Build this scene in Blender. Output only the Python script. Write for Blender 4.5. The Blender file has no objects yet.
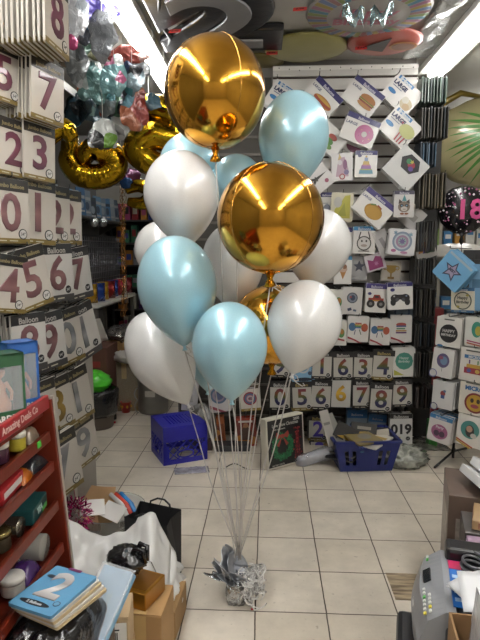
import bpy, bmesh, math, random
from mathutils import Vector, Matrix, Euler, noise
PI = math.pi
R = math.radians
SC = bpy.context.scene
COL = SC.collection
rnd = random.Random(7)

# ------------------------------------------------------------------ camera
FPX, CAM = 550.0, Vector((0, 0, 1.65))
PITCH, YAW = R(7.25), R(2.9)
CROT = Euler((PI/2 - PITCH, 0, YAW), 'XYZ').to_matrix()
cd = bpy.data.cameras.new('camera')
cam = bpy.data.objects.new('camera', cd)
COL.objects.link(cam)
cam.location = CAM
cam.rotation_euler = (PI/2 - PITCH, 0, YAW)
cd.sensor_fit = 'VERTICAL'
cd.sensor_height = 36.0
cd.lens = 36.0 * FPX / 640.0
cd.clip_start = 0.02
SC.camera = cam

def ray(px, py):
    return CROT @ Vector(((px - 240) / FPX, (320 - py) / FPX, -1))
def at(px, py, Y):                 # the point seen at a pixel on the upright plane at distance Y down the aisle
    d = ray(px, py); return CAM + d * (Y / d.y)
def atx(px, py, X):
    d = ray(px, py); return CAM + d * (X / d.x)
def atz(px, py, z=0.0):
    d = ray(px, py); return CAM + d * ((z - CAM.z) / d.z)
def atp(px, py, p0, n):
    d = ray(px, py); return CAM + d * ((p0 - CAM).dot(n) / d.dot(n))
def depth(p):
    return (p - CAM).dot(CROT @ Vector((0, 0, -1)))
def mpp(p):                        # metres per pixel at a point
    return depth(p) / FPX

# ------------------------------------------------------------------ materials
def lin(h):
    h = h.lstrip('#')
    if len(h) == 3: h = ''.join(c * 2 for c in h)
    c = [int(h[i:i+2], 16) / 255 for i in (0, 2, 4)]
    return tuple(x / 12.92 if x <= .04045 else ((x + .055) / 1.055) ** 2.4 for x in c) + (1,)
_M = {}
def M(col, rough=.55, metal=0., coat=0., bump=0., bscale=40., var=.06, vscale=6., alpha=1., sss=0., trans=0., spec=.5, emit=0.):
    key = (col, rough, metal, coat, bump, bscale, var, vscale, alpha, sss, trans, spec, emit)
    if key in _M: return _M[key]
    m = bpy.data.materials.new('mat_' + col.strip('#'))
    m.use_nodes = True
    nt = m.node_tree; b = nt.nodes['Principled BSDF']
    L = nt.links.new
    tc = nt.nodes.new('ShaderNodeTexCoord')
    if var > 0:
        n = nt.nodes.new('ShaderNodeTexNoise'); n.inputs['Scale'].default_value = vscale; n.inputs['Detail'].default_value = 3
        L(tc.outputs['Object'], n.inputs['Vector'])
        h = nt.nodes.new('ShaderNodeHueSaturation'); h.inputs['Color'].default_value = lin(col)
        r = nt.nodes.new('ShaderNodeMapRange'); r.inputs['To Min'].default_value = 1 - var; r.inputs['To Max'].default_value = 1 + var
        r.inputs['From Min'].default_value = .3; r.inputs['From Max'].default_value = .7
        L(n.outputs['Fac'], r.inputs['Value']); L(r.outputs['Result'], h.inputs['Value']); L(h.outputs['Color'], b.inputs['Base Color'])
    else:
        b.inputs['Base Color'].default_value = lin(col)
    b.inputs['Roughness'].default_value = rough
    b.inputs['Metallic'].default_value = metal
    b.inputs['Coat Weight'].default_value = coat
    b.inputs['Coat Roughness'].default_value = .12
    b.inputs['Alpha'].default_value = alpha
    b.inputs['Specular IOR Level'].default_value = spec
    if sss:
        b.inputs['Subsurface Weight'].default_value = sss; b.inputs['Subsurface Radius'].default_value = (.05, .05, .05)
    if trans: b.inputs['Transmission Weight'].default_value = trans
    if emit:
        b.inputs['Emission Color'].default_value = lin(col); b.inputs['Emission Strength'].default_value = emit
    if bump:
        n2 = nt.nodes.new('ShaderNodeTexNoise'); n2.inputs['Scale'].default_value = bscale; n2.inputs['Detail'].default_value = 4
        n2.inputs['Distortion'].default_value = .8
        L(tc.outputs['Object'], n2.inputs['Vector'])
        bp = nt.nodes.new('ShaderNodeBump'); bp.inputs['Strength'].default_value = bump; bp.inputs['Distance'].default_value = .01
        L(n2.outputs['Fac'], bp.inputs['Height']); L(bp.outputs['Normal'], b.inputs['Normal'])
        if coat: L(bp.outputs['Normal'], b.inputs['Coat Normal'])
    _M[key] = m
    return m
def dim(col, f=.86):
    c = [int(int(col[i:i+2], 16) * f) for i in (1, 3, 5)]; return '#%02x%02x%02x' % tuple(c)
def film(col): return M(dim(col), .45, 0, .3, .16, 18, .04)
def ink(col): return M(dim(col, .76), .45, 0, .2, .12, 18, .05)
def foil(col, rough=.16, bump=.25, bs=14): return M(col, rough, 1., 0, bump, bs, .08)
def clear(col='#ffffff', a=.3): return M(col, .12, 0, .6, .5, 16, 0, 6, a)
def grad(name, stops, rough=.4):
    if name in _M: return _M[name]
    m = bpy.data.materials.new('mat_' + name); m.use_nodes = True
    nt = m.node_tree; b = nt.nodes['Principled BSDF']; L = nt.links.new
    tc = nt.nodes.new('ShaderNodeTexCoord'); sx = nt.nodes.new('ShaderNodeSeparateXYZ'); cr = nt.nodes.new('ShaderNodeValToRGB')
    L(tc.outputs['Generated'], sx.inputs[0]); L(sx.outputs['Z'], cr.inputs['Fac']); L(cr.outputs['Color'], b.inputs['Base Color'])
    e = cr.color_ramp.elements
    while len(e) < len(stops): e.new(.5)
    for k, (p, c) in enumerate(stops): e[k].position = p; e[k].color = lin(c)
    b.inputs['Roughness'].default_value = rough; b.inputs['Coat Weight'].default_value = .4
    _M[name] = m
    return m

# ------------------------------------------------------------------ mesh builder
class MB:
    def __init__(s): s.v, s.f, s.m, s.sm = [], [], [], []
    def add(s, vs, fs, mi=0, T=None, smooth=False):
        o = len(s.v)
        s.v += [tuple(T @ Vector(v)) if T is not None else tuple(v) for v in vs]
        s.f += [tuple(i + o for i in f) for f in fs]
        s.m += [mi] * len(fs); s.sm += [smooth] * len(fs)
        return s
    def box(s, c, d, mi=0, T=None, bev=0.):
        bm = bmesh.new(); bmesh.ops.create_cube(bm, size=1)
        for v in bm.verts: v.co = Vector((v.co.x * d[0] + c[0], v.co.y * d[1] + c[1], v.co.z * d[2] + c[2]))
        if bev: bmesh.ops.bevel(bm, geom=bm.edges[:], offset=bev, segments=2, affect='EDGES', profile=.5)
        bm.verts.index_update()
        s.add([v.co.copy() for v in bm.verts], [[v.index for v in f.verts] for f in bm.faces], mi, T); bm.free()
        return s
    def lathe(s, prof, n=24, mi=0, T=None, smooth=True, wob=None):
        vs, fs = [], []
        for r, z in prof:
            for k in range(n):
                a = 2 * PI * k / n; q = r * (wob(a, z) if wob else 1)
                vs.append((q * math.cos(a), q * math.sin(a), z))
        for i in range(len(prof) - 1):
            for k in range(n):
                a, b = i * n + k, i * n + (k + 1) % n
                fs.append((a, b, b + n, a + n))
        if prof[0][0] > 1e-6: fs.append(tuple(range(n - 1, -1, -1)))
        if prof[-1][0] > 1e-6: fs.append(tuple((len(prof) - 1) * n + k for k in range(n)))
        return s.add(vs, fs, mi, T, smooth)
    def tube(s, pts, r, n=6, mi=0, T=None, closed=False, smooth=True):
        pts = [Vector(p) for p in pts]; N = len(pts)
        rs = r if isinstance(r, (list, tuple)) else [r] * N
        vs, fs = [], []; up = Vector((.13, .21, .97)); u = None
        for i in range(N):
            a, b = (pts[(i - 1) % N], pts[(i + 1) % N]) if closed else (pts[max(i - 1, 0)], pts[min(i + 1, N - 1)])
            t = (b - a).normalized()
            if u is None: u = t.orthogonal().normalized() if abs(t.dot(up)) > .98 else t.cross(up).normalized()
            u = (u - t * u.dot(t)).normalized(); w = t.cross(u)
            for k in range(n):
                g = 2 * PI * k / n
                vs.append(pts[i] + (u * math.cos(g) + w * math.sin(g)) * rs[i])
        for i in range(N if closed else N - 1):
            j = (i + 1) % N
            for k in range(n):
                fs.append((i * n + k, i * n + (k + 1) % n, j * n + (k + 1) % n, j * n + k))
        if not closed: fs += [tuple(range(n - 1, -1, -1)), tuple((N - 1) * n + k for k in range(n))]
        return s.add(vs, fs, mi, T, smooth)
    def bar(s, a, b, w, h, mi=0):                     # square bar from a to b
        a, b = Vector(a), Vector(b); t = (b - a); L = t.length
        q = t.to_track_quat('Y', 'Z').to_matrix().to_4x4()
        return s.box((0, 0, 0), (w, L, h), mi, Matrix.Translation((a + b) / 2) @ q)
    def prism(s, out, y0, y1, mi=0, T=None, smooth=False):   # outline in XZ (anticlockwise seen from -Y), from y0 (front) to y1
        n = len(out)
        vs = [(x, y0, z) for x, z in out] + [(x, y1, z) for x, z in out]
        fs = [tuple(range(n)), tuple(range(2 * n - 1, n - 1, -1))] + [(i, i + n, (i + 1) % n + n, (i + 1) % n) for i in range(n)]
        return s.add(vs, fs, mi, T, smooth)
    def grid(s, fn, nu, nv, mi=0, T=None, smooth=True, thick=0.):
        vs = [Vector(fn(i / nu, j / nv)) for j in range(nv + 1) for i in range(nu + 1)]
        fs = [(j * (nu + 1) + i, j * (nu + 1) + i + 1, (j + 1) * (nu + 1) + i + 1, (j + 1) * (nu + 1) + i) for j in range(nv) for i in range(nu)]
        if thick:
            me = bpy.data.meshes.new('t'); me.from_pydata(vs, [], fs); me.update()
            nr = [v.normal.copy() for v in me.vertices]; bpy.data.meshes.remove(me)
            n = len(vs); vs2 = vs + [v - nn * thick for v, nn in zip(vs, nr)]
            f2 = fs + [tuple(i + n for i in reversed(f)) for f in fs]
            rim = [i for i in range(nu)] + [nu + j * (nu + 1) for j in range(nv)] + [nv * (nu + 1) + nu - i for i in range(nu)] + [(nv - j) * (nu + 1) for j in range(nv)]
            for k in range(len(rim)):
                a, b = rim[k], rim[(k + 1) % len(rim)]
                f2.append((b, a, a + n, b + n))
            vs, fs = vs2, f2
        return s.add(vs, fs, mi, T, smooth)
    def ball(s, c, r, n=16, mi=0, T=None, fn=None):
        rr = r if isinstance(r, (tuple, list)) else (r, r, r)
        vs, fs = [], []; m = n // 2
        for i in range(1, m):
            a = PI * i / m
            for k in range(n):
                b = 2 * PI * k / n
                d = Vector((math.sin(a) * math.cos(b), math.sin(a) * math.sin(b), math.cos(a))); q = fn(d) if fn else 1
                vs.append((c[0] + d.x * rr[0] * q, c[1] + d.y * rr[1] * q, c[2] + d.z * rr[2] * q))
        t, b_ = len(vs), len(vs) + 1
        q0, q1 = (fn(Vector((0, 0, 1))), fn(Vector((0, 0, -1)))) if fn else (1, 1)
        vs += [(c[0], c[1], c[2] + rr[2] * q0), (c[0], c[1], c[2] - rr[2] * q1)]
        for i in range(m - 2):
            for k in range(n):
                fs.append((i * n + k, (i + 1) * n + k, (i + 1) * n + (k + 1) % n, i * n + (k + 1) % n))
        for k in range(n):
            fs.append((t, k, (k + 1) % n)); fs.append((b_, (m - 2) * n + (k + 1) % n, (m - 2) * n + k))
        return s.add(vs, fs, mi, T, True)
    def mesh(s, name, mats):
        me = bpy.data.meshes.new(name); me.from_pydata(s.v, [], s.f)
        for m in (mats if isinstance(mats, (list, tuple)) else [mats]): me.materials.append(m)
        me.polygons.foreach_set('material_index', s.m); me.polygons.foreach_set('use_smooth', s.sm); me.update()
        return me
    def build(s, name, mats, parent=None, loc=(0, 0, 0), rot=(0, 0, 0)):
        return link(name, s.mesh(name, mats), parent, loc, rot)
def link(name, me, parent=None, loc=(0, 0, 0), rot=(0, 0, 0)):
    o = bpy.data.objects.new(name, me); COL.objects.link(o)
    o.location = loc; o.rotation_euler = rot
    if parent is not None: o.parent = parent
    return o
def tag(o, label, cat, group=None):
    o['label'] = label; o['category'] = cat
    if group: o['group'] = group
    return o
def thing(name, label, cat, loc=(0, 0, 0), rot=(0, 0, 0), group=None):
    return tag(link(name, None, None, loc, rot), label, cat, group)
def struct(name, mb, mats, parent=None, loc=(0, 0, 0), rot=(0, 0, 0)):
    o = mb.build(name, mats, parent, loc, rot)
    if parent is None: o['kind'] = 'structure'
    return o
def copy_tree(o, parent=None):
    c = o.copy(); COL.objects.link(c)
    if parent is not None: c.parent = parent
    for ch in o.children: copy_tree(ch, c)
    return c
def kids(o): return list(o.children)

# ------------------------------------------------------------------ lettering (flat glyphs turned to face -Y)
_T = {}
def glyphs(t, size, off=0., ext=.0004, bev=0., res=2):
    key = (t, round(size, 5), round(off, 5), ext, bev, res)
    if key in _T: return _T[key]
    cu = bpy.data.curves.new('t', 'FONT'); cu.body = t; cu.size = size; cu.offset = off; cu.extrude = ext; cu.bevel_depth = bev
    cu.bevel_resolution = 1 if bev else 0; cu.resolution_u = res; cu.align_x = 'CENTER'; cu.align_y = 'CENTER'
    o = bpy.data.objects.new('t', cu); COL.objects.link(o)
    dg = bpy.context.evaluated_depsgraph_get()
    me = bpy.data.meshes.new_from_object(o.evaluated_get(dg))
    vs = [(v.co.x, -v.co.z, v.co.y) for v in me.vertices]; fs = [tuple(p.vertices) for p in me.polygons]
    bpy.data.objects.remove(o); bpy.data.curves.remove(cu); bpy.data.meshes.remove(me)
    if vs:
        cx = (min(v[0] for v in vs) + max(v[0] for v in vs)) / 2; cz = (min(v[2] for v in vs) + max(v[2] for v in vs)) / 2
        vs = [(x - cx, y, z - cz) for x, y, z in vs]
    _T[key] = (vs, fs)
    return _T[key]
def put_text(mb, t, x, z, y, size, mi=0, off=0., sx=1., ext=.0004, bev=0., T=None, res=2):
    vs, fs = glyphs(t, size, off, ext, bev, res)
    mb.add([(vx * sx + x, vy + y, vz + z) for vx, vy, vz in vs], fs, mi, T)

def ell(cx, cz, rx, rz, n=20, a0=0, a1=2*PI):
    return [(cx + rx * math.cos(a0 + (a1 - a0) * k / n), cz + rz * math.sin(a0 + (a1 - a0) * k / n)) for k in range(n)]
def rect(cx, cz, w, h, rot=0):
    c, s = math.cos(R(rot)), math.sin(R(rot))
    return [(cx + x * c - z * s, cz + x * s + z * c) for x, z in ((-w/2, -h/2), (w/2, -h/2), (w/2, h/2), (-w/2, h/2))]
def star(cx, cz, r, n=5, q=.45, rot=90):
    return [(cx + (r if k % 2 == 0 else r * q) * math.cos(R(rot) + PI * k / n), cz + (r if k % 2 == 0 else r * q) * math.sin(R(rot) + PI * k / n)) for k in range(2 * n)]
def rrect(w, h, r, n=3):
    o = []
    for cx, cz, a in ((w/2 - r, -h/2 + r, -90), (w/2 - r, h/2 - r, 0), (-w/2 + r, h/2 - r, 90), (-w/2 + r, -h/2 + r, 180)):
        o += [(cx + r * math.cos(R(a + 90 * k / n)), cz + r * math.sin(R(a + 90 * k / n))) for k in range(n + 1)]
    return o

def pic_mesh(items, u, y, name='printed_picture'):
    """flat printed shapes, each a thin layer in front of the last; u = unit length"""
    mb = MB(); mats = []; idx = {}
    def mi(c):
        if c not in idx: idx[c] = len(mats); mats.append(ink(c))
        return idx[c]
    for k, it in enumerate(items):
        yy = y - .0005 * (k + 1); y1 = yy + .0004
        if it[0] == 'e': o = ell(it[1]*u, it[2]*u, it[3]*u, it[4]*u); c = it[5]
        elif it[0] == 'r': o = rect(it[1]*u, it[2]*u, it[3]*u, it[4]*u, it[6] if len(it) > 6 else 0); c = it[5]
        elif it[0] == 'p': o = [(x*u, z*u) for x, z in it[1]]; c = it[2]
        elif it[0] == 's': o = star(it[1]*u, it[2]*u, it[3]*u, it[4]); c = it[5]
        elif it[0] == 'o':
            mb.prism(ell(it[1]*u, it[2]*u, it[3]*u, it[3]*u), yy, y1, mi(it[5]))
            mb.prism(ell(it[1]*u, it[2]*u, it[4]*u, it[4]*u), yy - .0003, y1, mi(it[6] if len(it) > 6 else '#e8e6e2')); continue
        elif it[0] == 't':
            put_text(mb, it[1], it[2]*u, it[3]*u, yy, it[4]*u, mi(it[5]), (it[6]*u if len(it) > 6 else .0)); continue
        mb.prism(o, yy, y1, mi(c))
    return mb.mesh(name, mats)

# ------------------------------------------------------------------ a hanging retail pack
RAIN = grad('rainbow', [(0, '#19163a'), (.3, '#232552'), (.5, '#49521f'), (.72, '#743e1e'), (1, '#641838')])
RAINB = grad('rainbow_soft', [(0, '#3d3a70'), (.35, '#8a3a78'), (.6, '#b5793c'), (.85, '#7a8b45'), (1, '#7c2c6c')])
_PK = {}
def pack_meshes(key, w, h, s, t):
    kk = (key, round(w, 3), round(h, 3))
    if kk in _PK: return _PK[kk]
    out = {}
    r = min(w, h) * .04
    card = MB().prism(rrect(w, h, r), -t/2, t/2)
    tabw = s.get('tab', 0)
    out['card'] = (card.mesh('pack_card', film(s.get('card', '#e4e2de'))))
    yf = -t/2
    parts = []
    if 'head' in s:
        fr, c, txt, tc, ts = s['head']
        hh = fr * h; z = h/2 - hh/2
        mb = MB().prism(rect(0, z, w * .985, hh * .97), yf - .0012, yf)
        put_text(mb, txt, 0, z - hh * s.get('hz', .12), yf - .0016, w * ts, 1, w * .003)
        parts.append(('header_strip', mb.mesh('header_strip', [ink(c), ink(tc)])))
    if 'foot' in s:
        fr, c = s['foot'][:2]
        hh = fr * h; z = -h/2 + hh/2
        mb = MB().prism(rect(0, z, w * .985, hh * .97), yf - .0012, yf)
        for q in (-.25, .05): mb.prism(rect(q * w, z, w * .22, hh * .18), yf - .0016, yf, 1)
        parts.append(('footer_strip', mb.mesh('footer_strip', [ink(c), ink('#e6e0c8')])))
    if 'sheet' in s:
        f0 = s['foot'][0] if 'foot' in s else .03; h0 = s['head'][0]
        parts.append(('white_sheet', MB().prism(rect(0, (f0 - h0) * h / 2, w * s.get('sw', .9), h * (1 - h0 - f0)), yf - .0009, yf).mesh('white_sheet', ink(s['sheet']))))
    if 'digit' in s:
        d, mat, fat = s['digit'][:3]; sz = s.get('dsize', .95) * w
        mb = MB(); put_text(mb, d, s.get('dx', 0) * w, s.get('dz', -.05) * h, yf - .001, sz, 0, fat * w, 1.0, .0006, w * .012, None, 3)
        if len(s['digit']) > 3 and s['digit'][3]:
            mb2 = MB(); put_text(mb2, d, s.get('dx', 0) * w, s.get('dz', -.05) * h, yf - .001 - w * .0125, sz, 0, -.008 * w, 1., .0004, 0, None, 3)
            parts.append(('digit_highlight', mb2.mesh('digit_highlight', s['digit'][3])))
        parts.append(('printed_digit', mb.mesh('printed_digit', mat)))
    if s.get('badge'):
        c = s['badge']; x, z = w * .30, -h * .5 + h * s.get('bz', .2)
        mb = MB().prism(ell(x, z, w * .115, w * .115), yf - .0022, yf).prism(ell(x, z, w * .095, w * .095), yf - .0026, yf, 1)
        put_text(mb, '34"', x, z, yf - .003, w * .1, 2)
        parts.append(('size_badge', mb.mesh('size_badge', [ink('#f0efea' if c != '#f0efea' else '#2c2c2e'), ink(c), ink('#f0efea' if c != '#f0efea' else '#2c2c2e')])))
    if 'pic' in s: parts.append(('printed_picture', pic_mesh(s['pic'], min(w, h), yf)))
    out['parts'] = parts
    _PK[kk] = out
    return out
def pack_at(key, spec, p, w, h, yaw, tilt, name=None, t=.010, full=True, lean=0.):
    ms = pack_meshes(key, w, h, spec, t)
    o = link(name or ('hanging_number_pack' if 'digit' in spec else 'hanging_picture_pack'), ms['card'], None, p, (lean, R(tilt), R(yaw)))
    for k, (nm, me) in enumerate(ms['parts']):
        if full or nm in ('header_strip', 'footer_strip', 'white_sheet'): link(nm, me, o)
    return o
def stack(key, spec, p, w, h, yaw, tilt, label, what, n=4, step=.016, hook=True, cat='balloon pack', jit=2.5, group='balloon packs on the slatted wall', lean=0., hook_len=.12, spare_face=False):
    """front pack with its own label, n spare ones behind it on the same hook, and the hook"""
    f = pack_at(key, spec, p, w, h, yaw, tilt, full=True, lean=lean); tag(f, label, cat, group)
    back = Vector((-math.sin(R(yaw)), math.cos(R(yaw)), 0))
    for k in range(1, n + 1):
        q = pack_at(key, spec, p + back * step * k + Vector((rnd.uniform(-1, 1) * .004, 0, rnd.uniform(-1, 1) * .004)), w, h, yaw, tilt + rnd.uniform(-jit, jit), full=spare_face, lean=lean)
        tag(q, 'spare copy of the ' + what + ', hanging behind it', cat, 'spare packs behind the ' + what)
    if hook:
        c, s_ = math.cos(R(tilt)), math.sin(R(tilt))
        rt = Vector((math.cos(R(yaw)), math.sin(R(yaw)), 0))
        if abs(tilt) > 25:    # hung by a corner
            top = max((sx * w/2 * c * rt + Vector((0, 0, -sx * w/2 * s_)) + sz * h/2 * (rt * s_ + Vector((0, 0, c))) for sx in (-1, 1) for sz in (-1, 1)), key=lambda v: v.z)
        else: top = h/2 * (rt * s_ + Vector((0, 0, c)))
        a = p + top - back * .02 + Vector((0, 0, .004)); b = p + top + back * (step * n + hook_len) + Vector((0, 0, .004))
        mb = MB().tube([a + Vector((0, 0, .02)), a + Vector((0, 0, .006)), a + back * .012, b], .0028, 6)
        tag(mb.build('peg_hook', M('#3c3c3c', .35, .8)), 'thin dark wire hook holding the ' + what, 'hook', 'wire hooks')
    return f

# ------------------------------------------------------------------ crumpled things
def lumps(seed, amp, sc=3., oct_=4, ridge=True):
    off = Vector((seed * 7.3, seed * 1.7, seed * 3.1))
    def fn(d):
        t, a, s_ = 0, 1, sc
        for _ in range(oct_):
            n = noise.noise(d * s_ + off); t += a * ((1 - 2 * abs(n)) if ridge else n * 1.3); a *= .5; s_ *= 2.1
        return 1 + amp * t * .6
    return fn
def crumpled(mb, c, r, seed, amp=.25, n=36, mi=0, sc=2.5, T=None): return mb.ball(c, r, n, mi, T, lumps(seed, amp, sc))
def carton(name, label, loc, d, yaw, col='#9a764f', tape=True, cat='box', group=None, open_=False, lab=False, tilt=0.):
    """cardboard box standing at loc (base centre): body, flaps, tape"""
    o = thing(name, label, cat, loc, (tilt, 0, R(yaw)), group)
    MB().box((0, 0, d[2]/2), d, 0, None, .004).build('body', M(col, .8, 0, 0, .15, 60, .10, 3), o)
    e = .003
    for s in (-1, 1): MB().box((s * d[0]/4, 0, d[2] + e/2 + .0005), (d[0]/2 - .003, d[1] - .004, e)).build('flap', M(col, .78, 0, 0, .1, 60, .12, 4), o)
    if tape: MB().box((0, 0, d[2] + .0045), (.05, d[1] - .002, .001)).box((0, -d[1]/2 - .0008, d[2] * .8), (.05, .001, d[2] * .38)).build('packing_tape', M('#b99b6a', .25, 0, .5, 0, 10, .05), o)
    if lab:
        mb = MB().box((0, 0, 0), (d[0] * .86, .001, d[2] * .8))
        for k in range(9): mb.box(((-.2 + .045 * k) * d[0], -.0008, d[2] * .02), (d[0] * (.012 + .01 * (k % 3)), .0008, d[2] * .3), 1)
        for k in range(2): mb.box((0, -.0008, d[2] * (.23 - .46 * k)), (d[0] * .45, .0008, d[2] * .035), 1)
        mb.build('paper_label', [M('#e6e4de', .6), M('#2a2a2a', .6)], o, (0, -d[1]/2 - .001, d[2]/2))
    return o
# ------------------------------------------------------------------ the room
CEIL = 3.2
X0, X1, Y0, Y1 = -2.2, 3.1, -3.0, 8.0
def floor_mat():
    m = bpy.data.materials.new('floor_tiles'); m.use_nodes = True
    nt = m.node_tree; b = nt.nodes['Principled BSDF']; L = nt.links.new; N = nt.nodes.new
    tc = N('ShaderNodeTexCoord')
    mp = N('ShaderNodeMapping'); mp.inputs['Location'].default_value = (.048 + .325 * 20, -3.004 + .33 * 40, 0)
    nz = N('ShaderNodeTexNoise'); nz.inputs['Scale'].default_value = 9; nz.inputs['Detail'].default_value = 6
    L(tc.outputs['Object'], nz.inputs['Vector'])
    wob = N('ShaderNodeVectorMath'); wob.operation = 'SCALE'; wob.inputs['Scale'].default_value = .007
    cen = N('ShaderNodeVectorMath'); cen.operation = 'SUBTRACT'; cen.inputs[1].default_value = (.5, .5, .5)
    L(nz.outputs['Color'], cen.inputs[0]); L(cen.outputs[0], wob.inputs[0])
    ad = N('ShaderNodeVectorMath'); L(tc.outputs['Object'], ad.inputs[0]); L(wob.outputs[0], ad.inputs[1])
    L(ad.outputs[0], mp.inputs['Vector'])
    br = N('ShaderNodeTexBrick'); br.offset = 0; br.squash = 1
    br.inputs['Scale'].default_value = 1; br.inputs['Brick Width'].default_value = .325; br.inputs['Row Height'].default_value = .33
    br.inputs['Mortar Size'].default_value = .0036; br.inputs['Mortar Smooth'].default_value = .25; br.inputs['Bias'].default_value = 0
    br.inputs['Color1'].default_value = lin('#cfc6b8'); br.inputs['Color2'].default_value = lin('#c6bcac'); br.inputs['Mortar'].default_value = lin('#4a3e33')
    L(mp.outputs[0], br.inputs['Vector'])
    # stains
    n2 = N('ShaderNodeTexNoise'); n2.inputs['Scale'].default_value = 3.2; n2.inputs['Detail'].default_value = 8; n2.inputs['Roughness'].default_value = .65
    L(tc.outputs['Object'], n2.inputs['Vector'])
    r2 = N('ShaderNodeMapRange'); r2.inputs['From Min'].default_value = .3; r2.inputs['From Max'].default_value = .7; r2.inputs['To Min'].default_value = .74; r2.inputs['To Max'].default_value = 1.08
    L(n2.outputs['Fac'], r2.inputs['Value'])
    n3 = N('ShaderNodeTexNoise'); n3.inputs['Scale'].default_value = 38; n3.inputs['Detail'].default_value = 3
    L(tc.outputs['Object'], n3.inputs['Vector'])
    r3 = N('ShaderNodeMapRange'); r3.inputs['From Min'].default_value = .66; r3.inputs['From Max'].default_value = .76; r3.inputs['To Min'].default_value = 1; r3.inputs['To Max'].default_value = .62
    L(n3.outputs['Fac'], r3.inputs['Value'])
    mu = N('ShaderNodeMath'); mu.operation = 'MULTIPLY'; L(r2.outputs[0], mu.inputs[0]); L(r3.outputs[0], mu.inputs[1])
    mx = N('ShaderNodeMixRGB'); mx.blend_type = 'MULTIPLY'; mx.inputs['Fac'].default_value = 1
    L(br.outputs['Color'], mx.inputs['Color1']); L(mu.outputs[0], mx.inputs['Color2'])
    # the broken tile: a bare streaky patch of old adhesive
    sx = N('ShaderNodeSeparateXYZ'); L(ad.outputs[0], sx.inputs[0])
    def inside(sock, c, h):
        s = N('ShaderNodeMath'); s.operation = 'SUBTRACT'; L(sock, s.inputs[0]); s.inputs[1].default_value = c
        a = N('ShaderNodeMath'); a.operation = 'ABSOLUTE'; L(s.outputs[0], a.inputs[0])
        l = N('ShaderNodeMath'); l.operation = 'LESS_THAN'; L(a.outputs[0], l.inputs[0]); l.inputs[1].default_value = h
        return l.outputs[0]
    ml = N('ShaderNodeMath'); ml.operation = 'MULTIPLY'; L(inside(sx.outputs['X'], .77, .155), ml.inputs[0]); L(inside(sx.outputs['Y'], 2.57, .112), ml.inputs[1])
    wv = N('ShaderNodeTexNoise'); wv.inputs['Scale'].default_value = 1; wv.inputs['Detail'].default_value = 5
    mp2 = N('ShaderNodeMapping'); mp2.inputs['Scale'].default_value = (7, 55, 1); L(tc.outputs['Object'], mp2.inputs['Vector']); L(mp2.outputs[0], wv.inputs['Vector'])
    cr = N('ShaderNodeValToRGB'); cr.color_ramp.elements[0].position = .35; cr.color_ramp.elements[0].color = lin('#5d4c37'); cr.color_ramp.elements[1].position = .62; cr.color_ramp.elements[1].color = lin('#a8977b')
    L(wv.outputs['Fac'], cr.inputs['Fac'])
    m2 = N('ShaderNodeMixRGB'); L(ml.outputs[0], m2.inputs['Fac']); L(mx.outputs[0], m2.inputs['Color1']); L(cr.outputs[0], m2.inputs['Color2'])
    L(m2.outputs[0], b.inputs['Base Color'])
    bp = N('ShaderNodeBump'); bp.inputs['Strength'].default_value = .35; bp.inputs['Distance'].default_value = .004; bp.invert = True
    L(br.outputs['Fac'], bp.inputs['Height']); L(bp.outputs[0], b.inputs['Normal'])
    rr = N('ShaderNodeMapRange'); rr.inputs['To Min'].default_value = .28; rr.inputs['To Max'].default_value = .55; L(n2.outputs['Fac'], rr.inputs['Value']); L(rr.outputs[0], b.inputs['Roughness'])
    return m
cx, cy, sx, sy = (X0 + X1)/2, (Y0 + Y1)/2, X1 - X0, Y1 - Y0
struct('floor', MB().box((cx, cy, -.05), (sx + .4, sy + .4, .1)), floor_mat())
struct('ceiling', MB().box((cx, cy, CEIL + .05), (sx + .4, sy + .4, .1)), M('#c4c2bb', .5, 0, .3, .25, 5, .12, 2))
WM = M('#8d8b86', .8, 0, 0, .1, 30, .1, 1.5)
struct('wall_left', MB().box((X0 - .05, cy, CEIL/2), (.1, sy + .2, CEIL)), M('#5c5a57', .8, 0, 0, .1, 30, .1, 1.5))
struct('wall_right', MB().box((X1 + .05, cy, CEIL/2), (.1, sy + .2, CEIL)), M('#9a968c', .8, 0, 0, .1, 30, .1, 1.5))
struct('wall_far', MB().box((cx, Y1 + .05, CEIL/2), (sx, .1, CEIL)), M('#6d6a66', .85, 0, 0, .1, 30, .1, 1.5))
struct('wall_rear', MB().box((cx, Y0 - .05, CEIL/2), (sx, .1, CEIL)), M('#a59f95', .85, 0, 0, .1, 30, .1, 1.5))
# the partition that carries the slatted wall
struct('wall_back', MB().box((.2, 4.86, CEIL/2), (2.0, .16, CEIL)), M('#77736d', .85, 0, 0, .1, 30, .1, 1.5))

# slatted display panel, upper part white, lower slats darkened as shade between packs; dark perforated board beside it
SW = 4.72
slat = thing('slatwall_panel', 'white slatted wall panel with dark grooves carrying the picture packs', 'slat wall', (0, SW, 0))
XL, XR, ZT, ZB = .03, 1.2, 3.14, .06
pit = .105; nrow = int((ZT - ZB) / pit)
mb = MB(); g = MB()
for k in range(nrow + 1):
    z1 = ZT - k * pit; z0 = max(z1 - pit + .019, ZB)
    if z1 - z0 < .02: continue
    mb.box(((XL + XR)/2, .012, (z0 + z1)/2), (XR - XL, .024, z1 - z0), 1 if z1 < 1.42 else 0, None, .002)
mb.build('slats', [M('#bdbab4', .45, 0, .2, .05, 30, .06, 2), M('#2b2927', .5, 0, .2, .05, 30, .1, 2)], slat)  # second colour paints the shade among the lower packs into the slats
MB().box(((XL + XR)/2, .034, (ZT + ZB)/2), (XR - XL, .018, ZT - ZB)).build('groove_backing', M('#3a2c27', .7), slat)
MB().box(((XL + XR)/2, -.0015, ZT - .022), (XR - XL, .003, .03)).build('top_rail', M('#d6d3cc', .4), slat)
q = MB()
for k in range(14): q.box((XL + .05 + .083 * k, -.004, ZT - .02 - .01 * (k % 3)), (.007, .002, .009))
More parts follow.
